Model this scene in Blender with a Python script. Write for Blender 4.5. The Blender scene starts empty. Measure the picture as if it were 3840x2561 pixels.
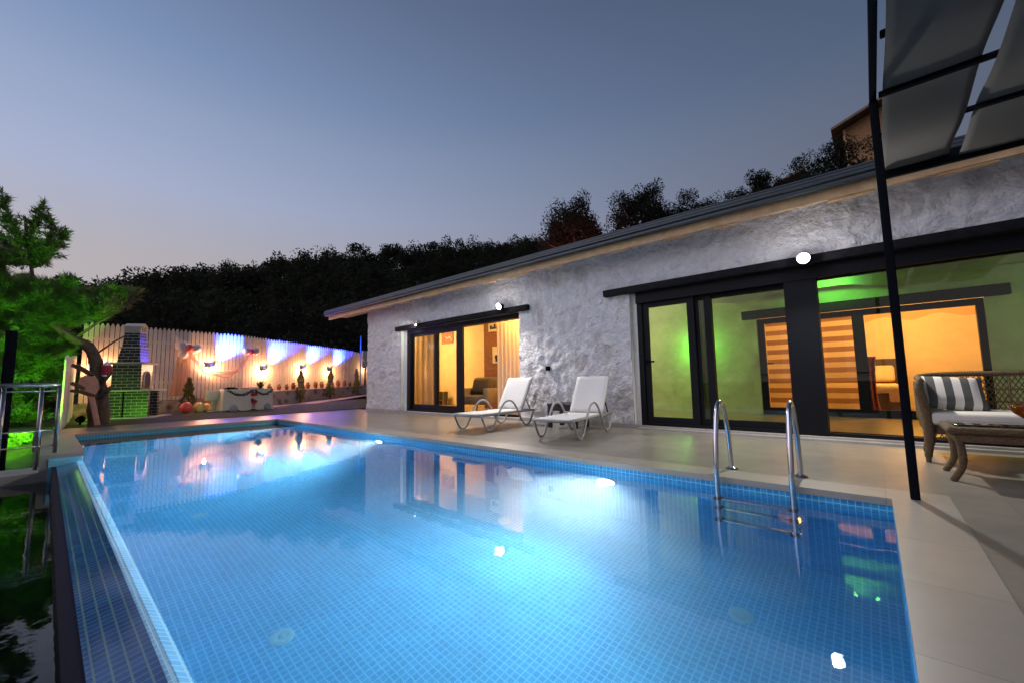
import bpy, bmesh, math, random
from mathutils import Vector, Matrix, noise, Euler
random.seed(7)
R = math.radians
C = bpy.context.scene
COL = C.collection

# ------------------------------------------------------------------ helpers
class MB:
    """collects shapes into one mesh"""
    def __init__(s):
        s.v = []; s.f = []; s.sm = []
    def add(s, vs, fs, smooth=False):
        o = len(s.v); s.v += [tuple(v) for v in vs]
        s.f += [tuple(i + o for i in f) for f in fs]; s.sm += [smooth] * len(fs)
    def box(s, lo, hi, m=None):
        x0, y0, z0 = lo; x1, y1, z1 = hi
        vs = [(x0,y0,z0),(x1,y0,z0),(x1,y1,z0),(x0,y1,z0),(x0,y0,z1),(x1,y0,z1),(x1,y1,z1),(x0,y1,z1)]
        if m is not None: vs = [m @ Vector(v) for v in vs]
        s.add(vs, [(0,3,2,1),(4,5,6,7),(0,1,5,4),(1,2,6,5),(2,3,7,6),(3,0,4,7)])
        return s
    def rbox(s, lo, hi, b=.02, m=None, seg=2):
        """box with bevelled edges"""
        bm = bmesh.new()
        c = [(lo[i] + hi[i]) / 2 for i in range(3)]; d = [hi[i] - lo[i] for i in range(3)]
        bmesh.ops.create_cube(bm, size=1, matrix=Matrix.Translation(c) @ Matrix.Diagonal((*d, 1)))
        bmesh.ops.bevel(bm, geom=bm.edges[:], offset=b, segments=seg, affect='EDGES', profile=.5)
        bm.verts.index_update()
        s.add([(m @ v.co if m is not None else v.co) for v in bm.verts], [[v.index for v in f.verts] for f in bm.faces], True)
        bm.free(); return s
    def tube(s, pts, r, n=10, cap=True, closed=False):
        pts = [Vector(p) for p in pts]
        rs = r if isinstance(r, (list, tuple)) else [r] * len(pts)
        k = len(pts); base = len(s.v); up = None
        for i, p in enumerate(pts):
            a = pts[i - 1] if (i > 0 or closed) else p
            b = pts[(i + 1) % k] if (i < k - 1 or closed) else p
            t = (b - a).normalized()
            if up is None:
                up = Vector((0, 0, 1)) if abs(t.z) < .9 else Vector((1, 0, 0))
            u = (up - t * up.dot(t)).normalized(); w = t.cross(u); up = u
            for j in range(n):
                an = 2 * math.pi * j / n
                s.v.append(tuple(p + (u * math.cos(an) + w * math.sin(an)) * rs[i]))
        for i in range(k if closed else k - 1):
            for j in range(n):
                a = base + i * n + j; b = base + i * n + (j + 1) % n
                c = base + ((i + 1) % k) * n
                s.f.append((a, b, c + (j + 1) % n, c + j)); s.sm.append(True)
        if cap and not closed:
            s.f.append(tuple(base + j for j in range(n))[::-1]); s.sm.append(False)
            s.f.append(tuple(base + (k - 1) * n + j for j in range(n))); s.sm.append(False)
        return s
    def lathe(s, prof, c=(0, 0, 0), n=20, m=None):
        base = len(s.v)
        for r, z in prof:
            for j in range(n):
                an = 2 * math.pi * j / n
                p = Vector((c[0] + r * math.cos(an), c[1] + r * math.sin(an), c[2] + z))
                s.v.append(tuple(m @ p if m is not None else p))
        for i in range(len(prof) - 1):
            for j in range(n):
                a = base + i * n + j; b = base + i * n + (j + 1) % n
                s.f.append((a, b, b + n, a + n)); s.sm.append(True)
        return s
    def ball(s, c, r, sz=1.0, n=20):
        prof = [(max(1e-4, r * math.sin(math.pi * i / 12)), -r * sz * math.cos(math.pi * i / 12)) for i in range(13)]
        return s.lathe(prof, c, n)
    def prism(s, poly, axis, a, b):
        """polygon extruded along axis: poly holds the two other coordinates in order"""
        n = len(poly)
        def P(q, t):
            q = list(q); q.insert(axis, t); return q
        s.add([P(q, a) for q in poly] + [P(q, b) for q in poly],
              [tuple(range(n))[::-1], tuple(range(n, 2 * n))] + [(i, (i + 1) % n, n + (i + 1) % n, n + i) for i in range(n)])
        return s
    def quad(s, a, b, c, d):
        s.add([a, b, c, d], [(0, 1, 2, 3)]); return s
    def build(s, name, mat, parent=None, fix=True):
        me = bpy.data.meshes.new(name)
        me.from_pydata(s.v, [], s.f)
        me.polygons.foreach_set('use_smooth', s.sm)
        me.update()
        if fix and len(s.f) < 60000:
            bm = bmesh.new(); bm.from_mesh(me)
            bmesh.ops.recalc_face_normals(bm, faces=bm.faces); bm.to_mesh(me); bm.free()
        me.materials.append(mat)
        o = bpy.data.objects.new(name, me); COL.objects.link(o)
        if parent is not None: o.parent = parent
        return o

def tag(o, label=None, cat=None, group=None, kind=None):
    if label: o['label'] = label
    if cat: o['category'] = cat
    if group: o['group'] = group
    if kind: o['kind'] = kind
    return o
def thing(name, label, cat, loc=(0, 0, 0), rz=0, group=None):
    o = bpy.data.objects.new(name, None); COL.objects.link(o)
    o.location = loc; o.rotation_euler = (0, 0, rz); o.empty_display_size = .1
    return tag(o, label, cat, group)
def copy_tree(o, parent=None):
    c = o.copy(); COL.objects.link(c)
    if parent is not None: c.parent = parent
    for ch in list(o.children): copy_tree(ch, c)
    return c
def spline(pts, per=6):
    pts = [Vector(p) for p in pts]; out = []
    for i in range(len(pts) - 1):
        p0 = pts[max(i - 1, 0)]; p1 = pts[i]; p2 = pts[i + 1]; p3 = pts[min(i + 2, len(pts) - 1)]
        for k in range(per):
            t = k / per
            out.append(.5 * ((2 * p1) + (p2 - p0) * t + (2 * p0 - 5 * p1 + 4 * p2 - p3) * t * t + (3 * p1 - p0 - 3 * p2 + p3) * t ** 3))
    out.append(pts[-1]); return out

# ------------------------------------------------------------------ materials
def newmat(name):
    m = bpy.data.materials.new(name); m.use_nodes = True
    nt = m.node_tree; nt.nodes.clear()
    out = nt.nodes.new('ShaderNodeOutputMaterial')
    return m, nt, out
def N(nt, typ, **kw):
    n = nt.nodes.new(typ)
    for k, v in kw.items():
        if k in n.inputs.keys() if isinstance(k, str) else False: n.inputs[k].default_value = v
        else: setattr(n, k, v)
    return n
def rgba(c): return (c[0], c[1], c[2], 1)
def mat(name, col, rough=.6, metal=0, var=.0, vscale=4, bump=0, bscale=20, spec=.5, col2=None, coat=0, trans=0, sss=0):
    m, nt, out = newmat(name)
    b = nt.nodes.new('ShaderNodeBsdfPrincipled')
    b.inputs['Base Color'].default_value = rgba(col); b.inputs['Roughness'].default_value = rough
    b.inputs['Metallic'].default_value = metal; b.inputs['Specular IOR Level'].default_value = spec
    b.inputs['Coat Weight'].default_value = coat; b.inputs['Transmission Weight'].default_value = trans
    nt.links.new(b.outputs[0], out.inputs[0])
    tc = nt.nodes.new('ShaderNodeTexCoord')
    if var or col2:
        no = nt.nodes.new('ShaderNodeTexNoise'); no.inputs['Scale'].default_value = vscale; no.inputs['Detail'].default_value = 6
        no.inputs['Roughness'].default_value = .65
        nt.links.new(tc.outputs['Object'], no.inputs['Vector'])
        rp = nt.nodes.new('ShaderNodeValToRGB'); rp.color_ramp.elements[0].position = .35; rp.color_ramp.elements[1].position = .65
        c2 = col2 if col2 else tuple(min(1, x * (1 + var)) for x in col)
        c1 = col if col2 else tuple(x * (1 - var) for x in col)
        rp.color_ramp.elements[0].color = rgba(c1); rp.color_ramp.elements[1].color = rgba(c2)
        nt.links.new(no.outputs['Fac'], rp.inputs[0]); nt.links.new(rp.outputs[0], b.inputs['Base Color'])
    if bump:
        nb = nt.nodes.new('ShaderNodeTexNoise'); nb.inputs['Scale'].default_value = bscale; nb.inputs['Detail'].default_value = 5
        nt.links.new(tc.outputs['Object'], nb.inputs['Vector'])
        bp = nt.nodes.new('ShaderNodeBump'); bp.inputs['Strength'].default_value = bump; bp.inputs['Distance'].default_value = .02
        nt.links.new(nb.outputs['Fac'], bp.inputs['Height']); nt.links.new(bp.outputs[0], b.inputs['Normal'])
    return m
def emit(name, col, st):
    m, nt, out = newmat(name)
    e = nt.nodes.new('ShaderNodeEmission'); e.inputs[0].default_value = rgba(col); e.inputs[1].default_value = st
    nt.links.new(e.outputs[0], out.inputs[0]); return m
def lens(name, col, core, edge):
    m, nt, out = newmat(name)
    lw = nt.nodes.new('ShaderNodeLayerWeight'); lw.inputs[0].default_value = .4
    mr = nt.nodes.new('ShaderNodeMapRange'); mr.inputs[1].default_value = .1; mr.inputs[2].default_value = .75; mr.inputs[3].default_value = core; mr.inputs[4].default_value = edge
    nt.links.new(lw.outputs['Facing'], mr.inputs[0])
    e = nt.nodes.new('ShaderNodeEmission'); e.inputs[0].default_value = rgba(col); nt.links.new(mr.outputs[0], e.inputs[1]); nt.links.new(e.outputs[0], out.inputs[0]); return m
def tilemat(name, axes, size, c1, c2, cm, mortar=.006, rough=.15, offset=0., rh=None, bump=.3, var=.12):
    """square tiles laid in the plane of two object axes"""
    m, nt, out = newmat(name)
    tc = nt.nodes.new('ShaderNodeTexCoord'); sx = nt.nodes.new('ShaderNodeSeparateXYZ'); cx = nt.nodes.new('ShaderNodeCombineXYZ')
    nt.links.new(tc.outputs['Object'], sx.inputs[0])
    for i, a in enumerate(axes): nt.links.new(sx.outputs['XYZ'.index(a)], cx.inputs[i])
    br = nt.nodes.new('ShaderNodeTexBrick'); br.offset = offset; br.squash = 1
    nt.links.new(cx.outputs[0], br.inputs['Vector'])
    br.inputs['Scale'].default_value = 1; br.inputs['Brick Width'].default_value = size; br.inputs['Row Height'].default_value = rh or size
    br.inputs['Mortar Size'].default_value = mortar; br.inputs['Mortar Smooth'].default_value = .1; br.inputs['Bias'].default_value = 0
    br.inputs['Color1'].default_value = rgba(c1); br.inputs['Color2'].default_value = rgba(c2); br.inputs['Mortar'].default_value = rgba(cm)
    no = nt.nodes.new('ShaderNodeTexNoise'); no.inputs['Scale'].default_value = 2.2; no.inputs['Detail'].default_value = 8; no.inputs['Roughness'].default_value = .7
    nt.links.new(tc.outputs['Object'], no.inputs['Vector'])
    mr = nt.nodes.new('ShaderNodeMapRange'); mr.inputs[1].default_value = .3; mr.inputs[2].default_value = .7
    mr.inputs[3].default_value = 1 - var; mr.inputs[4].default_value = 1 + var
    nt.links.new(no.outputs['Fac'], mr.inputs[0])
    mx = nt.nodes.new('ShaderNodeVectorMath'); mx.operation = 'SCALE'
    nt.links.new(br.outputs['Color'], mx.inputs[0]); nt.links.new(mr.outputs[0], mx.inputs['Scale'])
    b = nt.nodes.new('ShaderNodeBsdfPrincipled'); b.inputs['Roughness'].default_value = rough
    nt.links.new(mx.outputs[0], b.inputs['Base Color'])
    bp = nt.nodes.new('ShaderNodeBump'); bp.inputs['Strength'].default_value = bump; bp.inputs['Distance'].default_value = .004; bp.invert = True
    nt.links.new(br.outputs['Fac'], bp.inputs['Height']); nt.links.new(bp.outputs[0], b.inputs['Normal'])
    nt.links.new(b.outputs[0], out.inputs[0]); return m

M = {}
M['black'] = mat('black_metal', (.007, .008, .011), .8, 0, spec=.0, bump=.05)
M['frame'] = mat('anthracite_frame', (.004, .005, .008), .5, spec=.15)
M['chrome'] = mat('polished_steel', (.5, .51, .54), .15, 1.0)
M['steel_dull'] = mat('weathered_steel', (.3, .3, .31), .3, 1.0)
M['lintel'] = mat('charred_timber', (.006, .007, .009), .7, spec=.1, col2=(.014, .014, .017), vscale=9, bump=.4, bscale=14)
M['grey_plastic'] = mat('grey_plastic', (.3, .29, .28), .45, var=.05)
M['sling'] = mat('white_sling', (.62, .61, .6), .8, bump=.15, bscale=260, var=.03)
M['rattan_black'] = mat('black_rattan', (.012, .012, .013), .5, bump=.6, bscale=120)
M['wicker'] = mat('brown_wicker', (.07, .042, .02), .55, spec=.3, col2=(.15, .092, .048), vscale=60, bump=.8, bscale=150)
M['cushion'] = mat('cream_cushion', (.5, .47, .42), .9, bump=.1, bscale=60, var=.04)
M['wood'] = mat('eave_board', (.42, .26, .13), .6, col2=(.55, .36, .19), vscale=5, bump=.2, bscale=30)
M['soffit'] = mat('soffit_board', (.42, .27, .2), .6, col2=(.5, .34, .25), vscale=3, bump=.2)
M['gutter'] = mat('slate_sheet', (.03, .042, .055), .45, var=.15, vscale=2, bump=.1)
M['roof'] = mat('roof_sheet', (.05, .065, .08), .5, var=.2, bump=.2, bscale=6)
M['plaster_in'] = mat('cream_plaster', (.62, .53, .4), .8, var=.06, vscale=3, bump=.25, bscale=7)
M['plaster_sage'] = mat('rough_plaster', (.5, .48, .4), .85, col2=(.36, .34, .27), vscale=1.5, bump=.6, bscale=9)
M['floor_in'] = mat('indoor_floor', (.3, .2, .11), .3, var=.1, vscale=2)
M['ceiling'] = mat('grey_fabric_ceiling', (.32, .3, .29), .9, var=.06)
M['jamb'] = mat('white_jamb', (.74, .72, .68), .85, var=.06, vscale=6, bump=.4, bscale=18)
M['white_paint'] = mat('white_paint', (.7, .68, .65), .6, var=.08, vscale=8, bump=.1)
M['picket'] = mat('weathered_picket', (.58, .52, .49), .75, col2=(.7, .64, .6), vscale=2.5, bump=.25, bscale=25)
M['cloth'] = mat('white_cloth', (.66, .62, .58), .9, var=.03)
M['bark'] = mat('pine_bark', (.07, .045, .03), .9, col2=(.13, .085, .06), vscale=12, bump=1, bscale=30)
M['needle'] = mat('pine_needles', (.07, .11, .035), .7, col2=(.11, .15, .05), vscale=3)
M['needle_dry'] = mat('dry_needles', (.12, .09, .05), .8, col2=(.17, .12, .07), vscale=3)
M['leaf_dark'] = mat('dark_leaves', (.02, .03, .02), .9, col2=(.045, .055, .032), vscale=.8, spec=.1)
M['forest'] = mat('forest_leaves', (.010, .014, .010), .9, col2=(.05, .052, .03), vscale=.16, spec=.05)
M['thuja'] = mat('thuja_leaves', (.07, .1, .03), .8, col2=(.12, .13, .05), vscale=6)
M['hill'] = mat('hill_soil', (.022, .022, .015), .95, col2=(.036, .036, .024), vscale=.4)
M['lawn'] = mat('turf', (.04, .055, .014), .95, col2=(.075, .085, .026), vscale=9, bump=1, bscale=90)
M['gravel'] = mat('pale_gravel', (.35, .3, .3), .95, col2=(.5, .44, .43), vscale=25, bump=1, bscale=40)
M['terracotta'] = mat('terracotta', (.3, .09, .045), .75, var=.15, vscale=10)
M['mortar_pale'] = mat('pale_stone', (.5, .46, .42), .8, var=.1, vscale=6, bump=.3)
M['mouth_black'] = mat('mouth_black', (.015, .014, .013), .9)
M['red'] = mat('red_flower', (.35, .012, .03), .8, col2=(.5, .03, .06), vscale=40, bump=1, bscale=60)
M['garland'] = mat('garland_leaf', (.07, .08, .035), .8, var=.3, vscale=30)
M['pink_skin'] = mat('peel_wood', (.45, .22, .16), .6, var=.12, vscale=10, bump=.15)
M['blanket'] = mat('bed_cover', (.62, .5, .36), .9, bump=.1)
M['bedbase'] = mat('bed_base', (.1, .075, .055), .8, var=.1)
M['headboard'] = mat('grey_headboard', (.05, .036, .026), .85, var=.08)
M['armchair'] = mat('brown_upholstery', (.16, .115, .075), .9, var=.12, vscale=4, bump=.2, bscale=120)
M['darkcush'] = mat('dark_cushion', (.07, .055, .035), .9, var=.15)
M['paper'] = mat('paper', (.72, .66, .5), .8)
M['ink'] = mat('ink', (.03, .025, .02), .8)
M['brownpic'] = mat('brown_canvas', (.2, .08, .03), .8, col2=(.4, .2, .08), vscale=9)
M['coping'] = tilemat('coping_stone', 'XY', 1.2, (.29, .26, .22), (.32, .285, .24), (.2, .18, .155), .0025, .38, .0, .6, .15, .1)
M['deck'] = tilemat('deck_tile', 'XY', 1.2, (.2, .183, .152), (.215, .197, .164), (.15, .137, .115), .0025, .34, .5, .6, .15, .2)
M['sill'] = mat('grey_sill', (.33, .31, .29), .5, var=.1)
BL1, BL2, BLM = (.012, .235, .52), (.028, .34, .62), (.2, .56, .72)
M['tile_floor'] = tilemat('mosaic_floor', 'XY', .042, BL1, BL2, BLM, .0042, .95, var=.16)
M['tile_x'] = tilemat('mosaic_long_wall', 'XZ', .042, BL1, BL2, BLM, .0032, .6)
M['tile_y'] = tilemat('mosaic_short_wall', 'YZ', .042, BL1, BL2, BLM, .0032, .6)
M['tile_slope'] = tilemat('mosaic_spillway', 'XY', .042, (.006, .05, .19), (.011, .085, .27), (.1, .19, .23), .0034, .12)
M['tile_lip_lit'] = tilemat('mosaic_lip_lit', 'XY', .042, (.2, .48, .72), (.3, .58, .8), (.55, .75, .82), .004, .5)  # paler than the pool tile: glow of the lit edge put into the colour
M['tile_dark'] = tilemat('mosaic_trough', 'XZ', .05, (.006, .025, .07), (.01, .04, .1), (.03, .06, .09), .004, .2)
M['brick'] = tilemat('glazed_brick', 'XZ', .235, (.018, .026, .024), (.03, .036, .034), (.45, .43, .4), .007, .35, .5, .075, .5, .1)
M['brick_in'] = tilemat('red_brick', 'XZ', .22, (.22, .075, .035), (.3, .11, .05), (.2, .09, .05), .008, .7, .5, .07, .5, .15)

def stone_plaster():
    m, nt, out = newmat('lime_washed_stone')
    tc = nt.nodes.new('ShaderNodeTexCoord')
    b = nt.nodes.new('ShaderNodeBsdfPrincipled'); b.inputs['Roughness'].default_value = .9; b.inputs['Specular IOR Level'].default_value = .2
    vo = nt.nodes.new('ShaderNodeTexVoronoi'); vo.feature = 'F1'; vo.inputs['Scale'].default_value = 2.0
    n0 = nt.nodes.new('ShaderNodeTexNoise'); n0.inputs['Scale'].default_value = 3; n0.inputs['Detail'].default_value = 4
    nt.links.new(tc.outputs['Object'], n0.inputs['Vector'])
    ad = nt.nodes.new('ShaderNodeMixRGB'); ad.blend_type = 'ADD'; ad.inputs[0].default_value = .22
    nt.links.new(tc.outputs['Object'], ad.inputs[1]); nt.links.new(n0.outputs['Color'], ad.inputs[2])
    nt.links.new(ad.outputs[0], vo.inputs['Vector'])
    # some cells are bare stone
    sep = nt.nodes.new('ShaderNodeSeparateColor'); nt.links.new(vo.outputs['Color'], sep.inputs[0])
    g1 = nt.nodes.new('ShaderNodeMapRange'); g1.inputs[1].default_value = .6; g1.inputs[2].default_value = .63
    nt.links.new(sep.outputs[0], g1.inputs[0])
    g2 = nt.nodes.new('ShaderNodeMapRange'); g2.inputs[1].default_value = .40; g2.inputs[2].default_value = .33
    nt.links.new(vo.outputs['Distance'], g2.inputs[0])
    n2 = nt.nodes.new('ShaderNodeTexNoise'); n2.inputs['Scale'].default_value = 9; n2.inputs['Detail'].default_value = 8; n2.inputs['Roughness'].default_value = .75
    nt.links.new(tc.outputs['Object'], n2.inputs['Vector'])
    g3 = nt.nodes.new('ShaderNodeMapRange'); g3.inputs[1].default_value = .36; g3.inputs[2].default_value = .66; g3.inputs[4].default_value = .75
    nt.links.new(n2.outputs['Fac'], g3.inputs[0])
    mu = nt.nodes.new('ShaderNodeMath'); mu.operation = 'MULTIPLY'; nt.links.new(g1.outputs[0], mu.inputs[0]); nt.links.new(g2.outputs[0], mu.inputs[1])
    mu2 = nt.nodes.new('ShaderNodeMath'); mu2.operation = 'MULTIPLY'; nt.links.new(mu.outputs[0], mu2.inputs[0]); nt.links.new(g3.outputs[0], mu2.inputs[1])
    rp = nt.nodes.new('ShaderNodeValToRGB'); rp.color_ramp.elements[0].position = .3; rp.color_ramp.elements[1].position = .7
    rp.color_ramp.elements[0].color = (.58, .57, .585, 1); rp.color_ramp.elements[1].color = (.84, .83, .85, 1)
    nt.links.new(n2.outputs['Fac'], rp.inputs[0])
    mx = nt.nodes.new('ShaderNodeMixRGB'); mx.inputs[2].default_value = (.42, .36, .31, 1)
    nt.links.new(mu2.outputs[0], mx.inputs[0]); nt.links.new(rp.outputs[0], mx.inputs[1]); nt.links.new(mx.outputs[0], b.inputs['Base Color'])
    n3 = nt.nodes.new('ShaderNodeTexNoise'); n3.inputs['Scale'].default_value = 13; n3.inputs['Detail'].default_value = 9; n3.inputs['Roughness'].default_value = .62
    nt.links.new(tc.outputs['Object'], n3.inputs['Vector'])
    ve = nt.nodes.new('ShaderNodeTexVoronoi'); ve.feature = 'DISTANCE_TO_EDGE'; ve.inputs['Scale'].default_value = 4.6
    nt.links.new(ad.outputs[0], ve.inputs['Vector'])
    me_ = nt.nodes.new('ShaderNodeMapRange'); me_.inputs[2].default_value = .3; nt.links.new(ve.outputs['Distance'], me_.inputs[0])
    m1 = nt.nodes.new('ShaderNodeMath'); m1.operation = 'MULTIPLY'; m1.inputs[1].default_value = .13; nt.links.new(me_.outputs[0], m1.inputs[0])
    m2 = nt.nodes.new('ShaderNodeMath'); m2.operation = 'ADD'; nt.links.new(m1.outputs[0], m2.inputs[0]); nt.links.new(n3.outputs['Fac'], m2.inputs[1])
    bp = nt.nodes.new('ShaderNodeBump'); bp.inputs['Strength'].default_value = .95; bp.inputs['Distance'].default_value = .09
    nt.links.new(m2.outputs[0], bp.inputs['Height']); nt.links.new(bp.outputs[0], b.inputs['Normal'])
    nt.links.new(b.outputs[0], out.inputs[0]); return m
M['stone'] = stone_plaster()
def rubble():
    m, nt, out = newmat('rubble_stone')
    tc = nt.nodes.new('ShaderNodeTexCoord')
    vo = nt.nodes.new('ShaderNodeTexVoronoi'); vo.inputs['Scale'].default_value = 4.5
    nt.links.new(tc.outputs['Object'], vo.inputs['Vector'])
    rp = nt.nodes.new('ShaderNodeValToRGB'); e = rp.color_ramp.elements
    e[0].position = .12; e[0].color = (.2, .12, .09, 1); e[1].position = .5; e[1].color = (.5, .42, .36, 1)
    nt.links.new(vo.outputs['Distance'], rp.inputs[0])
    b = nt.nodes.new('ShaderNodeBsdfPrincipled'); b.inputs['Roughness'].default_value = .9
    nt.links.new(rp.outputs[0], b.inputs['Base Color'])
    bp = nt.nodes.new('ShaderNodeBump'); bp.inputs['Strength'].default_value = .8; bp.inputs['Distance'].default_value = .05; bp.invert = True
    nt.links.new(vo.outputs['Distance'], bp.inputs['Height']); nt.links.new(bp.outputs[0], b.inputs['Normal'])
    nt.links.new(b.outputs[0], out.inputs[0]); return m
M['rubble'] = rubble()
def glass():
    m, nt, out = newmat('window_glass')
    fr = nt.nodes.new('ShaderNodeFresnel'); fr.inputs[0].default_value = 1.62
    t = nt.nodes.new('ShaderNodeBsdfTransparent'); t.inputs[0].default_value = (.9, .92, .9, 1)
    g = nt.nodes.new('ShaderNodeBsdfGlossy'); g.inputs['Roughness'].default_value = .005
    mx = nt.nodes.new('ShaderNodeMixShader')
    nt.links.new(fr.outputs[0], mx.inputs[0]); nt.links.new(t.outputs[0], mx.inputs[1]); nt.links.new(g.outputs[0], mx.inputs[2])
    nt.links.new(mx.outputs[0], out.inputs[0]); return m
M['glass'] = glass()
def fabric(name, col, transl, see, stripes=None):
    """cloth that lets light through; stripes = (period, darker colour, transparency of pale bands)"""
    m, nt, out = newmat(name)
    d = nt.nodes.new('ShaderNodeBsdfDiffuse'); d.inputs[0].default_value = rgba(col)
    tl = nt.nodes.new('ShaderNodeBsdfTranslucent'); tl.inputs[0].default_value = rgba(col)
    tr = nt.nodes.new('ShaderNodeBsdfTransparent')
    m1 = nt.nodes.new('ShaderNodeMixShader'); m1.inputs[0].default_value = transl
    m2 = nt.nodes.new('ShaderNodeMixShader'); m2.inputs[0].default_value = see
    nt.links.new(d.outputs[0], m1.inputs[1]); nt.links.new(tl.outputs[0], m1.inputs[2])
    nt.links.new(m1.outputs[0], m2.inputs[1]); nt.links.new(tr.outputs[0], m2.inputs[2]); nt.links.new(m2.outputs[0], out.inputs[0])
    if stripes:
        tc = nt.nodes.new('ShaderNodeTexCoord'); sx = nt.nodes.new('ShaderNodeSeparateXYZ'); nt.links.new(tc.outputs['Object'], sx.inputs[0])
        dv = nt.nodes.new('ShaderNodeMath'); dv.operation = 'DIVIDE'; dv.inputs[1].default_value = stripes[0]; nt.links.new(sx.outputs[stripes[3]], dv.inputs[0])
        fr = nt.nodes.new('ShaderNodeMath'); fr.operation = 'FRACT'; nt.links.new(dv.outputs[0], fr.inputs[0])
        gt = nt.nodes.new('ShaderNodeMath'); gt.operation = 'GREATER_THAN'; gt.inputs[1].default_value = .5; nt.links.new(fr.outputs[0], gt.inputs[0])
        mc = nt.nodes.new('ShaderNodeMixRGB'); mc.inputs[1].default_value = rgba(col); mc.inputs[2].default_value = rgba(stripes[1])
        nt.links.new(gt.outputs[0], mc.inputs[0]); nt.links.new(mc.outputs[0], d.inputs[0]); nt.links.new(mc.outputs[0], tl.inputs[0])
        mr = nt.nodes.new('ShaderNodeMapRange'); mr.inputs[3].default_value = stripes[2]; mr.inputs[4].default_value = see
        nt.links.new(gt.outputs[0], mr.inputs[0]); nt.links.new(mr.outputs[0], m2.inputs[0])
    return m
M['forest'] = fabric('forest_foliage', (.03, .034, .023), .5, 0)
M['leaf_dark'] = fabric('dark_foliage', (.030, .034, .024), .5, 0)
M['needle'] = fabric('lit_needles', (.12, .2, .055), .5, 0)
M['sail'] = fabric('shade_cloth', (.13, .13, .13), .35, .07)
M['curtain'] = fabric('sheer_curtain', (.68, .58, .48), .45, .12)
M['curtain_dark'] = fabric('olive_drape', (.2, .2, .1), .3, .0)
M['tulle'] = fabric('pink_tulle', (.7, .35, .45), .4, .45)
M['blind'] = fabric('zebra_blind_cloth', (.8, .62, .4), .7, .0, (.2, (.3, .17, .07), .25, 2))
M['stripe'] = fabric('striped_cotton', (.62, .6, .55), 0, 0, (.125, (.1, .1, .095), 0, 0))
M['red_throw'] = mat('red_patterned_cloth', (.3, .03, .02), .9, col2=(.5, .18, .08), vscale=22)
M['amber'] = mat('amber_glass', (.55, .16, .02), .05, trans=.8, coat=.5)
M['ball_white'] = mat('white_balloon', (.75, .62, .58), .3, spec=.5)
M['ball_red'] = mat('coral_balloon', (.7, .1, .09), .3)
M['ball_yellow'] = mat('yellow_balloon', (.7, .52, .2), .3)
M['ball_blue'] = mat('blue_balloon', (.3, .36, .4), .35)
M['ball_pink'] = mat('magenta_balloon', (.6, .06, .3), .3)
M['lamp_white'] = lens('floodlight_led', (1, .97, .93), 22, .7)
M['lamp_pool'] = emit('pool_light_led', (.9, .97, 1), 60)
M['lamp_warm'] = emit('warm_bulb', (1, .6, .25), 25)
M['lamp_blue'] = emit('blue_led', (.15, .25, 1), 12)
M['lamp_green'] = emit('green_led', (.2, 1, .1), 14)
M['disc'] = mat('white_pool_fitting', (.3, .5, .52), .5)
M['bluebox'] = mat('pale_blue_board', (.55, .58, .68), .6)
M['bluepaint'] = mat('blue_pole', (.05, .2, .5), .5)
M['timber'] = mat('cabin_timber', (.2, .095, .035), .7, col2=(.3, .15, .06), vscale=6)
M['cabin_roof'] = mat('cabin_roof_board', (.16, .1, .075), .7, var=.2)

# ------------------------------------------------------------------ camera
cam = bpy.data.cameras.new('camera'); cam.lens = 14.37; cam.sensor_width = 36; cam.clip_start = .05; cam.clip_end = 2000
co = bpy.data.objects.new('camera', cam); COL.objects.link(co)
r_ = Vector((.74995013, .66126387, -.01746106)); u_ = Vector((.07572205, -.0595949, .99534648)); f_ = Vector((-.65714608, .74778241, .09476546))
co.matrix_world = Matrix(((r_.x, u_.x, -f_.x, 0), (r_.y, u_.y, -f_.y, 0), (r_.z, u_.z, -f_.z, .85), (0, 0, 0, 1)))
C.camera = co

# ------------------------------------------------------------------ sky and sun
w = bpy.data.worlds.new('World'); C.world = w; w.use_nodes = True
nt = w.node_tree; nt.nodes.clear()
wo = nt.nodes.new('ShaderNodeOutputWorld'); bg = nt.nodes.new('ShaderNodeBackground')
SKY_FILL = 1.75
SUN_EL, SUN_AZ = R(-6.0), R(-130)
sky = nt.nodes.new('ShaderNodeTexSky'); sky.sky_type = 'NISHITA'; sky.sun_disc = False
sky.sun_elevation = SUN_EL; sky.sun_rotation = SUN_AZ; sky.air_density = 1.2; sky.dust_density = 1.5; sky.ozone_density = 2
tc = nt.nodes.new('ShaderNodeTexCoord'); sx = nt.nodes.new('ShaderNodeSeparateXYZ'); nt.links.new(tc.outputs['Generated'], sx.inputs[0])
# twilight gradient of the clear sky, by elevation and by bearing from the afterglow
rp = nt.nodes.new('ShaderNodeValToRGB'); nt.links.new(sx.outputs[2], rp.inputs[0]); el = rp.color_ramp.elements
for pos, c in [(0, (.47, .40, .38)), (.15, (.46, .41, .41)), (.24, (.435, .41, .445)), (.36, (.37, .42, .585)), (.476, (.285, .36, .54)), (.56, (.205, .29, .48)), (.70, (.14, .195, .335)), (.86, (.09, .13, .22)), (1, (.07, .1, .18))]:
    if pos in (0, 1): e = el[0 if pos == 0 else -1]
    else: e = el.new(pos)
    e.color = rgba(c)
dp = nt.nodes.new('ShaderNodeVectorMath'); dp.operation = 'DOT_PRODUCT'; dp.inputs[1].default_value = (-.766, -.643, 0)
nt.links.new(tc.outputs['Generated'], dp.inputs[0])
mr = nt.nodes.new('ShaderNodeMapRange'); mr.inputs[1].default_value = -.7; mr.inputs[2].default_value = 1; mr.inputs[3].default_value = .34; mr.inputs[4].default_value = 1.2
nt.links.new(dp.outputs['Value'], mr.inputs[0])
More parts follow.
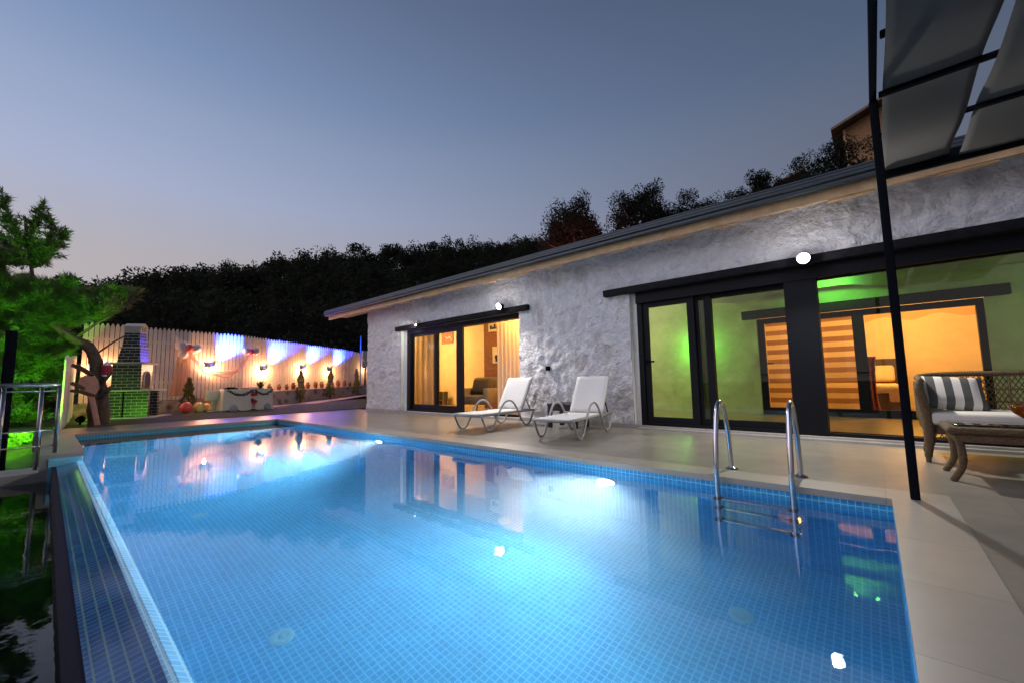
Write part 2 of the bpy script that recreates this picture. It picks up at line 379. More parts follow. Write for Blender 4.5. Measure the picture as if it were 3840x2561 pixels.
sc_ = nt.nodes.new('ShaderNodeVectorMath'); sc_.operation = 'SCALE'; nt.links.new(rp.outputs[0], sc_.inputs[0]); nt.links.new(mr.outputs[0], sc_.inputs['Scale'])
# bright sky lobe added out of view behind the camera to brighten the house wall
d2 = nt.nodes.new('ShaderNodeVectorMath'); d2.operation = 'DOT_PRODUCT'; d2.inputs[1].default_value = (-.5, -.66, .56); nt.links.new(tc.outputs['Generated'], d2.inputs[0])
g2 = nt.nodes.new('ShaderNodeMapRange'); g2.interpolation_type = 'SMOOTHSTEP'; g2.inputs[1].default_value = .80; g2.inputs[2].default_value = 1; g2.inputs[4].default_value = SKY_FILL; nt.links.new(d2.outputs['Value'], g2.inputs[0])
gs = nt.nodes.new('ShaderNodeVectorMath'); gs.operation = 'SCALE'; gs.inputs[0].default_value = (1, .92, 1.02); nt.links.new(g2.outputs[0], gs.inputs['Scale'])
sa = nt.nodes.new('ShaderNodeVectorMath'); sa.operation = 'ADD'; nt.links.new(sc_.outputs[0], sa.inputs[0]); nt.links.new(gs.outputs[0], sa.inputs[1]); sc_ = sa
sk = nt.nodes.new('ShaderNodeVectorMath'); sk.operation = 'SCALE'; sk.inputs['Scale'].default_value = .05; nt.links.new(sky.outputs[0], sk.inputs[0])
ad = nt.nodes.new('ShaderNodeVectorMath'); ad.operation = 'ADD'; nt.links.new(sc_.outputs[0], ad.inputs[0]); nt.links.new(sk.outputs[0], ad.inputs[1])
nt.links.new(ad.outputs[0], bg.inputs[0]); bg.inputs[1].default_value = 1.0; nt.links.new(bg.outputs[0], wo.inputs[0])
def lamp(name, typ, loc, energy, col, aim=None, size=.05, cone=None, blend=1, parent=None):
    l = bpy.data.lights.new(name, typ); l.energy = energy; l.color = col
    if typ in ('POINT', 'SPOT'): l.shadow_soft_size = size
    if typ == 'SPOT': l.spot_size = R(cone); l.spot_blend = blend
    o = bpy.data.objects.new(name, l); COL.objects.link(o); o.location = loc
    if aim is not None: o.rotation_euler = Vector(aim).to_track_quat('-Z', 'Y').to_euler()
    if parent is not None:
        o.parent = parent; o.location = Vector(loc) - parent.location
    return o
s = bpy.data.lights.new('afterglow_sun', 'SUN'); s.energy = .04; s.angle = R(12); s.color = (1, .75, .7)
so = bpy.data.objects.new('afterglow_sun', s); COL.objects.link(so); so.rotation_euler = Vector((.95, .25, -.12)).to_track_quat('-Z', 'Y').to_euler()
C.view_settings.view_transform = 'Standard'; C.view_settings.look = 'None'; C.view_settings.exposure = 0; C.view_settings.gamma = 1
cy = C.cycles
cy.use_denoising = True; cy.max_bounces = 10; cy.diffuse_bounces = 3; cy.glossy_bounces = 4; cy.transmission_bounces = 6; cy.transparent_max_bounces = 16
cy.volume_bounces = 1; cy.sample_clamp_indirect = 25; cy.sample_clamp_direct = 0; cy.blur_glossy = .5; cy.volume_step_rate = 1
try: cy.denoiser = 'OPENIMAGEDENOISE'
except Exception: pass

# ------------------------------------------------------------------ ground, pool, deck
ZW = -.10; ZF = -1.45
XL, XR, YL, YR = -11.25, .03, .38, 3.88
ridge = [(-60, -.05), (-25, .03), (-8, .12), (1.2, .172), (11.7, .236), (24.5, .293), (38, .333), (50, .343), (58, .345), (75, .33), (100, .33), (130, .2), (160, .0), (180, 0)]
def sky_tan(ph):
    for (a, b), (c, e) in zip(ridge, ridge[1:]):
        if a <= ph <= c: return b + (e - b) * (ph - a) / (c - a)
    return 0
def terr(x, y):
    d = math.hypot(x, y); phi = math.degrees(math.atan2(y, -x))
    z = -.12
    # hillside climbing beyond the garden fence and behind the house
    top = max(0, 60 * sky_tan(phi) - 2.6)
    r0 = 21 if phi < 55 else 15
    if d > r0: z += top * min(1, (d - r0) / (58 - r0))
    # land falls away in front of the overflow edge
    if y < -.5: z -= min(6, (-.5 - y) * .8) * (1 if x < 6 else .3)
    return z
g = MB(); gx = [-600, -300, -150, -100, -80] + [-70 + 2.5 * i for i in range(45)] + [60, 100, 200, 600]
gy = [-600, -200, -80, -40] + [-24 + 2.5 * i for i in range(44)] + [110, 200, 600]
def inside(x, y): return -12.5 < x < 7.5 and -1.6 < y < 15
nx, ny = len(gx), len(gy)
vs = [(x, y, terr(x, y)) for y in gy for x in gx]
fs = []
for j in range(ny - 1):
    for i in range(nx - 1):
        mx_, my_ = (gx[i] + gx[i + 1]) / 2, (gy[j] + gy[j + 1]) / 2
        if -11 < mx_ < 2.5 and -.6 < my_ < 6.2: continue
        fs.append((j * nx + i, j * nx + i + 1, (j + 1) * nx + i + 1, (j + 1) * nx + i))
g.add(vs, fs, True)
tag(g.build('ground', M['hill']), 'dark hillside soil around the garden', 'ground', kind='structure')

# pool shell: floor, walls with mosaic
p = MB(); p.box((XL - .2, YL - .05, ZF - .2), (XR + .2, YR + .2, ZF))
pool = tag(p.build('pool', M['tile_floor']), 'blue mosaic swimming pool floor', 'pool', kind='structure')
p = MB(); p.box((XL - .2, YR, ZF), (XR + .2, YR + .2, -.045)); p.prism([(YL - .08, ZF), (YL, ZF), (YL, ZW - .07), (YL - .08, ZW - .07)], 0, -7.98, XR + .2)
p.box((XL - .2, YL - .3, ZF), (-7.98, YL, -.045)); p.build('pool_wall', M['tile_x'], pool)
p = MB(); p.box((XL - .2, YL, ZF), (XL, YR, -.045)); p.box((XR, YL - .08, ZF), (XR + .2, YR, -.045)); p.build('pool_wall', M['tile_y'], pool)
p = MB(); p.prism([(YL + .006, ZW - .071), (YL + .006, ZW - .066), (YL - .035, ZW - .010), (YL - .058, ZW - .010), (YL - .058, ZW - .071)], 0, -7.98, XR + .19); p.build('overflow_lip', M['tile_lip_lit'], pool)
# overflow edge: tiled slope and drop into the catch trough
p = MB(); p.prism([(.321, -.1105), (.321, -.3), (.15, -.3), (.15, -.142)], 0, -7.98, 3.5); p.build('overflow_slope', M['tile_slope'], pool)
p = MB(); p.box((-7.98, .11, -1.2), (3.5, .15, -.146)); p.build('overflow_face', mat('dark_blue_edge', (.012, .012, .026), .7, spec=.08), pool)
for dx, dy in [(-2.9, 1.07), (-5.22, 1.1), (-7.7, 1.1), (-.77, 3.1), (-2.9, 3.15)]:
    d = MB(); d.lathe([(.001, .012), (.018, .012), (.02, .004), (.024, .008), (.062, .01), (.075, .0)], (dx, dy, ZF), 24); d.build('floor_inlet', M['disc'], pool)
# the water body
def water(name, dens, flat, tint, wob):
    m, nt, out = newmat(name)
    gl = nt.nodes.new('ShaderNodeBsdfGlass'); gl.inputs['IOR'].default_value = 1.33; gl.inputs['Roughness'].default_value = 0.0
    tc = nt.nodes.new('ShaderNodeTexCoord')
    no = nt.nodes.new('ShaderNodeTexNoise'); no.inputs['Scale'].default_value = 7.; no.inputs['Detail'].default_value = 3
    nt.links.new(tc.outputs['Object'], no.inputs['Vector'])
    bp = nt.nodes.new('ShaderNodeBump'); bp.inputs['Strength'].default_value = wob; bp.inputs['Distance'].default_value = .01
    nt.links.new(no.outputs['Fac'], bp.inputs['Height']); nt.links.new(bp.outputs[0], gl.inputs['Normal'])
    nt.links.new(gl.outputs[0], out.inputs['Surface'])
    vs_ = nt.nodes.new('ShaderNodeVolumeScatter'); vs_.inputs['Color'].default_value = (.64, .88, 1, 1); vs_.inputs['Density'].default_value = dens; vs_.inputs['Anisotropy'].default_value = .45
    va = nt.nodes.new('ShaderNodeVolumeAbsorption'); va.inputs['Color'].default_value = rgba(tint); va.inputs['Density'].default_value = flat
    a = nt.nodes.new('ShaderNodeAddShader'); nt.links.new(vs_.outputs[0], a.inputs[0]); nt.links.new(va.outputs[0], a.inputs[1])
    nt.links.new(a.outputs[0], out.inputs['Volume']); return m
p = MB(); p.box((XL - .1, YL - .045, ZF - .1), (XR + .1, YR + .1, ZW))
tag(p.build('pool_water', water('pool_water', .24, .28, (.1, .76, 1), .05)), 'clear lit pool water', 'water', kind='structure')
for px_, e in [(-2.15, 1.0), (-6.5, 1.5), (-10.6, 1.3)]:
    l = thing('pool_light', {-2.15: 'brightest underwater light on the long pool wall, left of the ladder', -6.5: 'underwater light on the pool wall in front of the left glass door', -10.6: 'underwater light at the far corner of the pool'}[px_], 'pool light', (px_, YR, -.5), 0, 'underwater pool lights')
    rot = Matrix.Rotation(R(90), 4, 'X')
    MB().lathe([(.12, -.005), (.125, .012), (.1, .02), (.095, .012)], n=24, m=rot).build('rim', M['chrome'], l)
    MB().lathe([(.001, .022), (.06, .02), (.095, .012)], n=24, m=rot).build('lens', M['lamp_pool'], l)
    lamp('pool_light_beam', 'SPOT', (px_, YR - .07, -.5), 530 * e, (1, .97, .98), (-.12, -1, .10), .05, 128, .7, l)

# deck around the pool
d = MB()
d.box((-12.95, YR + .3, -.3), (7, 6.9, 0)); d.box((XR + .3, -1.2, -.3), (7, YR + .3, -.0)); d.box((-12.95, -.1, -.3), (XL - .3, YR + .3, 0))
tag(d.build('deck', M['deck']), 'grey porcelain pool terrace', 'terrace', kind='structure')
cpm = MB()
cpm.box((XL - .3, YR - .02, -.045), (XR + .3, YR + .3, .004)); cpm.box((XR - .0, YL - .3, -.045), (XR + .3, YR - .02, .004))
cpm.box((XL - .3, YL, -.045), (XL + .02, YR - .02, .004)); cpm.box((XL - .3, .0, -.045), (-8, YL + .02, .004))
tag(cpm.build('coping', M['coping']), 'pale stone pool coping', 'coping', kind='structure')
d = MB(); d.box((XL - .3, -.0, -1.3), (-8.0, YL - .3 + .02, -.045)); d.box((-8.6, -.9, -1.3), (-8.0, .0, -.2)); d.box((-8.6, -1.1, -1.3), (3.5, -.9, -.2)); d.box((-8, -.9, -1.3), (3.5, .11, -1.2))
tag(d.build('trough_wall', M['sill']), 'concrete kerb of the catch trough', 'trough', kind='structure')
d = MB(); d.box((-8.0 + .002, -.9, -1.19), (3.5, .109, -.32))
tag(d.build('trough_water', water('trough_water', .0, 2.5, (.03, .2, .25), .14)), 'dark water in the catch trough', 'water', kind='structure')
# lawn and gravel border
def strip(name, mt, pts_l, pts_r, label, cat, z):
    s_ = MB(); n = len(pts_l); k = 14; vs = []; fs = []
    for i in range(n):
        for j in range(k + 1):
            t = j / k; x = pts_l[i][0] + (pts_r[i][0] - pts_l[i][0]) * t; y = pts_l[i][1] + (pts_r[i][1] - pts_l[i][1]) * t
            zz = pts_l[i][2] + (pts_r[i][2] - pts_l[i][2]) * t + .03 * noise.noise((x * .9, y * .9, z))
            vs.append((x, y, zz))
    for i in range(n - 1):
        for j in range(k):
            fs.append((i * (k + 1) + j, i * (k + 1) + j + 1, (i + 1) * (k + 1) + j + 1, (i + 1) * (k + 1) + j))
    s_.add(vs, fs, True); return tag(s_.build(name, mt), label, cat, kind='structure')
ll = [(-12.93, -1.2, .0), (-12.93, 1, .01), (-12.93, 3, .01), (-12.93, 5, .01), (-12.93, 7, .015), (-12.93, 9, .03), (-13.2, 13, .05)]
lr = [(-17.6, -1.2, .0), (-17.4, 1, .03), (-17.4, 3, .05), (-17.8, 5, .08), (-18.3, 7, .17), (-18.9, 9, .25), (-20.6, 13, .35)]
strip('lawn', M['lawn'], ll, lr, 'dark mown lawn', 'lawn', 1)
gl_ = [(-16.05, 5.4, .06), (-16.2, 6.2, .09), (-16.4, 7.2, .14), (-16.7, 8.2, .2), (-17.0, 9.4, .28), (-17.6, 11.5, .34)]
gr_ = [(-17.0, 5.4, .11), (-17.2, 6.2, .14), (-17.5, 7.2, .2), (-17.9, 8.2, .27), (-18.3, 9.4, .34), (-19.2, 11.5, .4)]
strip('gravel_bed', M['gravel'], gl_, gr_, 'pale gravel bed', 'gravel bed', 2)

# ------------------------------------------------------------------ house
house = thing('house', 'long low white stone house with glowing sliding glass doors', 'house', (0, 0, 0))
YW = 6.75; YD = 6.9
opens = [(-10.24, -5.72, .06, 2.34), (-3.15, 4.2, .02, 2.34)]
def wall_grid(x0, x1, z0, z1, Y, opens, step, amp):
    xs = sorted(set([x0, x1] + [round(x0 + i * step, 3) for i in range(int((x1 - x0) / step))] + [v for o in opens for v in o[:2]]))
    zs = sorted(set([z0, z1] + [round(z0 + i * step, 3) for i in range(int((z1 - z0) / step))] + [v for o in opens for v in o[2:]]))
    vs = []; fs = []; W_ = len(xs)
    for z in zs:
        for x in xs:
            q = Vector((x, 0, z)); ww = noise.noise_vector(q * 1.6) * .3
            dd = noise.voronoi((q + ww) * 3.6)[0]
            lump = min(.5, dd[1] - dd[0])
            dy = amp * (.8 * lump + .5 * noise.fractal(q * 7, .7, 2.2, 5) - .12)
            vs.append((x, Y - max(-.01, dy), z))
    for j in range(len(zs) - 1):
        for i in range(W_ - 1):
            cx_, cz = (xs[i] + xs[i + 1]) / 2, (zs[j] + zs[j + 1]) / 2
            if any(o[0] < cx_ < o[1] and o[2] < cz < o[3] for o in opens): continue
            fs.append((j * W_ + i, j * W_ + i + 1, (j + 1) * W_ + i + 1, (j + 1) * W_ + i))
    m = MB(); m.add(vs, fs, True); return m
m = wall_grid(-12.1, 7, -.02, 3.16, YW, opens, .045, .05)
m.box((-12.1, YW + .02, -.02), (-11.9, 14, 3.2))
m.build('wall', M['stone'], house, fix=False)
j = MB()
for x0, x1, z0, z1 in opens:
    j.box((x0 - .3, YW + .014, z0 - .0), (x0, YW + .3, z1)); j.box((x1, YW + .014, z0), (x1 + .3, YW + .3, z1))
    j.box((x0 - .3, YW + .03, z1 + .002), (x1 + .3, YW + .3, 3.15))
j.box((-11.9, YW + .1, 0), (-10.45, YW + .3, 3.15)); j.box((-5.42, YW + .1, 0), (-3.4, YW + .3, 3.15))
j.build('door_reveal', M['jamb'], house)
MB().box((-10.24, YD - .05, .056), (-10.052, YD + .1, 2.33)).build('door_reveal', M['jamb'], house)
MB().box((-3.15, YD - .06, .03), (-3.052, YD + .1, 2.33)).build('door_reveal', M['jamb'], house)
sl = MB(); sl.box((-12.1, YW - .035, .0), (-10.15, YW + .02, .075)); sl.box((-5.7, YW - .035, 0), (-3.1, YW + .02, .075))
sl.box((-10.13, YW - .06, .0), (-5.7, YW + .3, .055)); sl.box((-3.08, YW - .1, .0), (6, YW + .3, .03)); sl.box((-3.0, YW - .02, .03), (6, YW + .3, .055))
sl.build('door_sill', M['sill'], house)
def beam(lo, hi):
    b = MB(); b.rbox(lo, hi, .012); return b
beam((-10.42, YW - .09, 2.335), (-5.42, YW + .05, 2.455)).build('lintel', M['lintel'], house)
b = beam((-3.62, YW - .09, 2.335), (6.5, YW + .05, 2.455)); b.build('lintel', M['lintel'], house)
# doors: frames, sashes, panes
def rect_frame(mb, x0, x1, z0, z1, t, y0, y1, bot=None):
    bot = bot or t
    mb.box((x0, y0, z0), (x0 + t, y1, z1)); mb.box((x1 - t, y0, z0), (x1, y1, z1))
    mb.box((x0 + t, y0, z1 - t), (x1 - t, y1, z1)); mb.box((x0 + t, y0, z0), (x1 - t, y1, z0 + bot))
fd = MB(); fd.box((-10.05, YD - .06, .056), (-5.72, YD + .1, .1)); fd.box((-10.05, YD - .06, 2.22), (-5.72, YD + .1, 2.338)); fd.box((-10.05, YD - .06, .1), (-9.9, YD + .1, 2.22))
door1 = fd.build('sliding_door', M['frame'], house)
for x0, x1, yo in [(-9.92, -8.72, .0), (-8.82, -7.66, -.045)]:
    q = MB(); rect_frame(q, x0, x1, .1, 2.22, .09, YD + yo, YD + yo + .04, .14); sash = q.build('sash', M['frame'], door1)
    MB().quad((x0 + .09, YD + yo + .02, .24), (x1 - .09, YD + yo + .02, .24), (x1 - .09, YD + yo + .02, 2.13), (x0 + .09, YD + yo + .02, 2.13)).build('pane', M['glass'], door1)
q = MB(); q.box((-7.9, YD - .06, .1), (-7.66, YD - .048, 2.22)); q.build('door_post', M['frame'], door1)
fd = MB(); fd.box((-3.05, YD - .08, .056), (5, YD + .1, .1)); fd.box((-3.05, YD - .12, 2.15), (5, YD + .1, 2.338)); fd.box((-3.05, YD - .08, .1), (-2.96, YD + .1, 2.15))
fd.box((-.86, YD - .11, .03), (-.49, YD + .1, 2.345))
door2 = fd.build('sliding_door', M['frame'], house)
for x0, x1, yo, bt, st in [(-2.97, -2.1, -.05, .12, .11), (-2.14, -.78, .0, .12, .09), (-.53, 3.6, -.02, .03, .04)]:
    q = MB(); rect_frame(q, x0, x1, .08, 2.17, st, YD + yo, YD + yo + .04, bt); q.build('sash', M['frame'], door2)
    MB().quad((x0 + st, YD + yo + .02, .08 + bt), (x1 - st, YD + yo + .02, .08 + bt), (x1 - st, YD + yo + .02, 2.17 - st), (x0 + st, YD + yo + .02, 2.17 - st)).build('pane', M['glass'], door2)
q = MB(); q.box((-1.95, YD - .03, .1), (-1.85, YD + .05, 2.15)); q.build('door_post', M['frame'], door2)
q = MB(); q.box((-2.93, YD - .1, 1.1), (-2.9, YD - .05, 1.16)); q.box((-2.93, YD - .12, 1.115), (-2.77, YD - .1, 1.145)); q.build('handle', M['black'], door2)
# socket plate
q = MB(); q.rbox((-4.99, YW - .06, 1.04), (-4.9, YW + .0, 1.13), .008); q.build('wall_socket', M['black'], house)
# rooms
def room(x0, x1, y0, y1, z0, z1, mt, fl, ce, back=True):
    MB().box((x0 - .1, y0, z0), (x0, y1, z1)).build('inner_wall', mt, house); MB().box((x1, y0, z0), (x1 + .1, y1, z1)).build('inner_wall', mt, house)
    if back: MB().box((x0 - .1, y1, z0), (x1 + .1, y1 + .1, z1)).build('inner_wall', mt, house)
    MB().box((x0 - .1, y0 - .0, z0 - .1), (x1 + .1, y1 + .1, z0)).build('room_floor', fl, house)
    MB().box((x0 - .1, y0, z1), (x1 + .1, y1 + .1, z1 + .1)).build('room_ceiling', ce, house)
room(-11.9, -5.55, YW + .31, 9.5, .055, 2.7, M['plaster_in'], M['floor_in'], M['plaster_in'])
room(-5.3, 5.5, YW + .31, 9.98, .054, 2.66, M['plaster_sage'], M['floor_in'], M['ceiling'], back=False)
inn = [(-1.8, 1.44, .06, 2.06)]
m = wall_grid(-5.3, 5.5, .055, 2.66, 10.0, inn, .1, .05); m.build('inner_wall', M['plaster_sage'], house, fix=False)
for a_, b_ in ((-1.84, -1.8), (1.44, 1.5)): MB().box((a_, 10.04, .06), (b_, 10.2, 2.06)).build('door_reveal', M['plaster_in'], house)
beam((-2.06, 9.9, 2.062), (1.72, 10.02, 2.24)).build('lintel', M['lintel'], house)
q = MB(); q.box((-1.8, 10.06, 1.95), (1.44, 10.14, 2.06)); q.box((-1.8, 10.06, .06), (1.44, 10.14, .2)); q.box((-1.8, 10.06, .2), (-1.68, 10.14, 1.95))
q.box((-.235, 10.05, .2), (-.06, 10.16, 1.95)); q.box((1.35, 10.06, .2), (1.44, 10.14, 1.95))
door3 = q.build('bedroom_door', M['frame'], house)
MB().quad((-1.68, 10.1, .2), (-.235, 10.1, .2), (-.235, 10.1, 1.95), (-1.68, 10.1, 1.95)).build('pane', M['glass'], door3)
q = MB(); q.box((-1.7, 10.02, 1.1), (-1.55, 10.05, 1.125)); q.build('handle', M['black'], door3)
room(-3.4, 1.75, 10.21, 13.2, .06, 2.55, M['plaster_in'], M['floor_in'], M['plaster_in'])
# draped ceiling cloth edge in the glazed room
q = MB(); vs = []; nn = 80
for i in range(nn + 1):
    x = -2.6 + 6.4 * i / nn
    zb = 2.47 - .04 * math.sin(x * 2.6 + .6) - .02 * math.sin(x * 5.3)
    vs += [(x, 9.7, 2.655), (x, 9.66 + .02 * math.sin(x * 9), zb)]
q.add(vs, [(2 * i, 2 * i + 2, 2 * i + 3, 2 * i + 1) for i in range(nn)], True)
q.build('ceiling_drape', M['ceiling'], house, fix=False)
# chimney breast of brick in the left room
q = MB(); q.box((-8.68, 8.6, .056), (-7.7, 9.49, 2.69)); q.build('brick_pillar', M['brick_in'], house)
# roof with eaves, boards and gutter
rf = MB(); rf.prism([(6.28, 3.30), (11.5, 4.45), (17, 3.3), (17, 3.22), (11.5, 4.37), (6.28, 3.22)], 0, -14.1, 8); roof = rf.build('roof', M['roof'], house)
q = MB(); q.box((-14.05, 6.34, 3.17), (8, 7.0, 3.215)); q.build('soffit', M['soffit'], roof)
q = MB(); q.box((-14.0, 6.34, 3.03), (8, 6.39, 3.168)); q.build('fascia_board', M['wood'], roof)
q = MB()
for k, (z0, z1, y) in enumerate([(3.16, 3.215, 6.24), (3.22, 3.26, 6.215), (3.265, 3.31, 6.235), (3.315, 3.345, 6.25)]):
    q.rbox((-14.14, y, z0), (8, 6.335, z1), .008)
q.build('gutter', M['gutter'], roof)
for k in range(16):
    xb = -12.6 + k * 1.02 + random.uniform(-.25, .25); wb = random.uniform(.3, .6)
    MB().box((xb, 6.355, 3.006 + random.uniform(0, .012)), (xb + wb, 6.43, 3.028)).build('batten', M['wood'], roof)
# things fixed on the wall
def wall_lamp(x, z, label, e):
    t = thing('wall_floodlight', label, 'floodlight', (x, YW - .09, z), 0, 'floodlights over the doors')
    a = MB(); a.rbox((-.05, -.03, -.06), (.05, .0, .05), .01); a.tube([(0, -.03, 0), (0, -.09, .0)], .018); a.build('bracket', M['black'], t)
    tm = Matrix.Translation((0, -.1, 0)) @ Matrix.Rotation(R(112), 4, 'X')
    MB().lathe([(.001, -.05), (.06, -.045), (.078, .0), (.078, .03), (.072, .034)], n=24, m=tm).build('housing', M['black'], t)
    MB().lathe([(.072, .03), (.055, .05), (.025, .06), (.001, .062)], n=24, m=tm).build('lens', M['lamp_white'], t)
    lamp('floodlight_spill', 'POINT', (x, YW - .26, z + .02), 17, (1, .96, .92), size=.04, parent=t)
    lamp('floodlight_beam', 'SPOT', (x, YW - .34, z - .03), e, (1, .94, .86), (0, -.8, -.6), .05, 179, .55, t)
wall_lamp(-6.12, 2.49, 'lit white floodlight at the right end of the shorter beam, over the left door', 300)
wall_lamp(-.58, 2.40, 'lit white floodlight over the black post between the wide glass panes', 285)
t = thing('security_camera', 'small white security camera on the beam above the left door', 'security camera', (-9.2, YW - .09, 2.46))
a = MB(); a.rbox((-.05, -.12, -.02), (.05, .0, .05), .01); a.build('bracket', M['white_paint'], t)
tm = Matrix.Translation((-.1, -.12, -.02)) @ Matrix.Rotation(R(-60), 4, 'Y')
MB().lathe([(.001, .1), (.035, .095), (.04, 0), (.04, -.1), (.03, -.1)], n=16, m=tm).build('camera_body', M['white_paint'], t)
MB().lathe([(.03, -.099), (.001, -.097)], n=16, m=tm).build('led_ring', emit('camera_led', (1, .98, .9), 6), t)
lamp('camera_light', 'SPOT', (-9.32, YW - .24, 2.36), 34, (1, .97, .88), (-.62, .22, -.6), .03, 140, .6, t)

# ------------------------------------------------------------------ things inside the rooms
def curtain(x0, x1, y, z0, z1, folds, amp, mt, label, name='curtain', group=None, lean=0):
    q = MB(); n = folds * 8; vs = []; k = 8
    for i in range(n + 1):
        for jz in range(k + 1):
            t = i / n; v = jz / k
            pinch = 1 - .25 * lean * math.sin(math.pi * v)
            x = x0 + (x1 - x0) * t * pinch
            vs.append((x, y + amp * math.sin(t * folds * 2 * math.pi + .4 * math.sin(v * 3)) * (1.2 - .3 * v), z0 + (z1 - z0) * v))
    q.add(vs, [(i * (k + 1) + a, i * (k + 1) + a + 1, (i + 1) * (k + 1) + a + 1, (i + 1) * (k + 1) + a) for i in range(n) for a in range(k)], True)
    return tag(q.build(name, mt, fix=False), label, 'curtain', group)
curtain(-10.8, -9.2, 7.25, .08, 2.25, 6, .035, M['curtain'], 'pale sheer curtain behind the leftmost glass pane of the house')
curtain(-6.75, -5.75, 7.12, .08, 2.3, 8, .04, M['curtain'], 'cream sheer curtain at the right edge of the left door')
curtain(-2.12, -1.88, 7.08, .1, 2.2, 4, .03, M['curtain_dark'], 'dark olive drape behind the narrow pane of the wide door')
def picture(x0, x1, y, z0, z1, label, art):
    t = thing('wall_picture', label, 'picture', ((x0 + x1) / 2, y, (z0 + z1) / 2))
    w2, h2 = (x1 - x0) / 2, (z1 - z0) / 2
    MB().box((-w2, -.02, -h2), (w2, 0, h2)).build('canvas', M['paper'] if art != 'brown' else M['brownpic'], t)
    a = MB()
    if art == 'figure':
        a.ball((0, -.024, -.06), .05, 1.2, 10); a.box((-.04, -.026, -.2), (.02, -.02, -.1)); a.box((.0, -.026, -.18), (.05, -.02, -.02))
    elif art == 'town':
        for k in range(7): a.box((-w2 * .8 + k * w2 * .22, -.026, -h2 * .6), (-w2 * .8 + k * w2 * .22 + .07, -.02, -h2 * .6 + random.uniform(.04, .14)))
    else:
        a.tube([(-w2 * .3, -.024, .05), (0, -.024, -.02), (w2 * .4, -.024, .04), (w2 * .8, -.024, -.1)], .02, 6)
    a.build('drawing', M['ink'] if art != 'brown' else M['paper'], t)
picture(-8.30, -7.98, 8.59, 1.36, 1.84, 'cream print with a small dark figure on the red brick pillar', 'figure')
picture(-8.46, -7.72, 8.59, 2.28, 2.62, 'wide pale print with dark shapes high on the red brick pillar', 'town')
picture(-12.0 + .25, -11.1, 9.49, 2.2, 2.62, 'brown picture on the yellow wall behind the middle sash', 'brown')
# armchair
t = thing('armchair', 'bulky brown armchair inside the left door', 'armchair', (-7.8, 7.62, .056), R(12))
MB().rbox((-.42, -.4, .2), (.42, .4, .44), .05).build('seat', M['armchair'], t)
MB().rbox((-.42, .22, .44), (.42, .42, .9), .07).build('backrest', M['armchair'], t)
for sx_ in (-1, 1):
    MB().rbox((min(sx_ * .3, sx_ * .46), -.42, .2), (max(sx_ * .3, sx_ * .46), .32, .62), .05).build('arm', M['armchair'], t)
    for sy_ in (-1, 1): MB().tube([(sx_ * .36, sy_ * .33, .2), (sx_ * .4, sy_ * .36, 0)], [.02, .013], 8).build('leg', M['bark'], t)
tag(MB().rbox((-.3, -.1, -.2), (.3, .08, .2), .07, Matrix.Translation((-7.78, 7.66, .72)) @ Matrix.Rotation(R(12), 4, 'Z') @ Matrix.Rotation(R(-18), 4, 'X')).build('cushion', M['darkcush']), 'dark cushion leaning on the brown armchair', 'cushion')
t = thing('side_table', 'small indoor table beside the red brick pillar', 'table', (-7.35, 8.45, .056))
MB().rbox((-.3, -.2, .5), (.3, .2, .53), .01).build('table_top', M['floor_in'], t)
for sx_ in (-1, 1):
    for sy_ in (-1, 1): MB().tube([(sx_ * .24, sy_ * .15, .5), (sx_ * .27, sy_ * .17, 0)], .014, 8).build('leg', M['bark'], t)
t = thing('magazine_stand', 'low brown stand on the floor behind the middle sash', 'stand', (-11.35, 9.2, .056))
a = MB(); a.box((-.16, -.1, .14), (-.13, .1, .46)); a.box((.13, -.1, .14), (.16, .1, .46)); a.box((-.13, -.1, .14), (.13, .1, .17)); a.box((-.13, .08, .17), (.13, .1, .44)); a.build('box', M['bedbase'], t)
for sx_ in (-1, 1): MB().box((sx_ * .12 - .015, -.08, 0), (sx_ * .12 + .015, .08, .14)).build('leg', M['bedbase'], t)
# bedroom
t = thing('bed', 'bed with grey headboard seen through the open bedroom door', 'bed', (-.45, 12.3, .06))
MB().rbox((-.85, -.85, .05), (.82, .85, .4), .02).build('bed_base', M['bedbase'], t)
MB().rbox((-.9, -.9, .4), (.87, .87, .58), .06).build('mattress', M['blanket'], t)
MB().rbox((.66, -.88, .22), (.9, .4, .56), .03).build('cover_fold', M['blanket'], t)
MB().rbox((-.95, .82, .1), (.9, .89, 1.15), .02).build('headboard', M['headboard'], t)
tag(MB().rbox((-.27, -.08, -.2), (.27, .08, .2), .06, Matrix.Translation((.1, 12.95, .86)) @ Matrix.Rotation(R(-25), 4, 'X')).build('pillow', M['blanket']), 'cream pillow against the grey headboard', 'pillow')
curtain(-.07, .06, 10.75, .08, 1.2, 2, .04, M['red_throw'], 'red patterned cloth hanging beside the bed', 'hanging_cloth', lean=1)
q = MB(); q.box((-1.7, 10.2, 1.97), (-.2, 10.24, 2.03)); q.quad((-1.68, 10.22, .2), (-.23, 10.22, .2), (-.23, 10.22, 1.98), (-1.68, 10.22, 1.98))
tag(q.build('zebra_blind', M['blind']), 'zebra roller blind glowing orange with horizontal bands', 'blind')
q = MB(); vs = []
for i in range(61):
    x = -.05 + 1.42 * i / 60; u2 = (x + .05) / .72
    vs += [(x, 10.24, 2.0), (x, 10.235, 1.82 + .055 * abs(math.sin(math.pi * (u2 + .08))) ** 2 + .02 * math.sin(x * 9))]
q.add(vs, [(2 * i, 2 * i + 2, 2 * i + 3, 2 * i + 1) for i in range(60)], True); q.box((-.05, 10.2, 2.0), (1.36, 10.26, 2.03))
tag(q.build('valance', fabric('valance_cloth', (.6, .4, .22), .5, .1), fix=False), 'scalloped cloth valance over the open bedroom door', 'valance')
t = thing('spotlight_track', 'track of small green lamps under the ceiling of the glazed room', 'spotlight', (0, 9.2, 2.6))
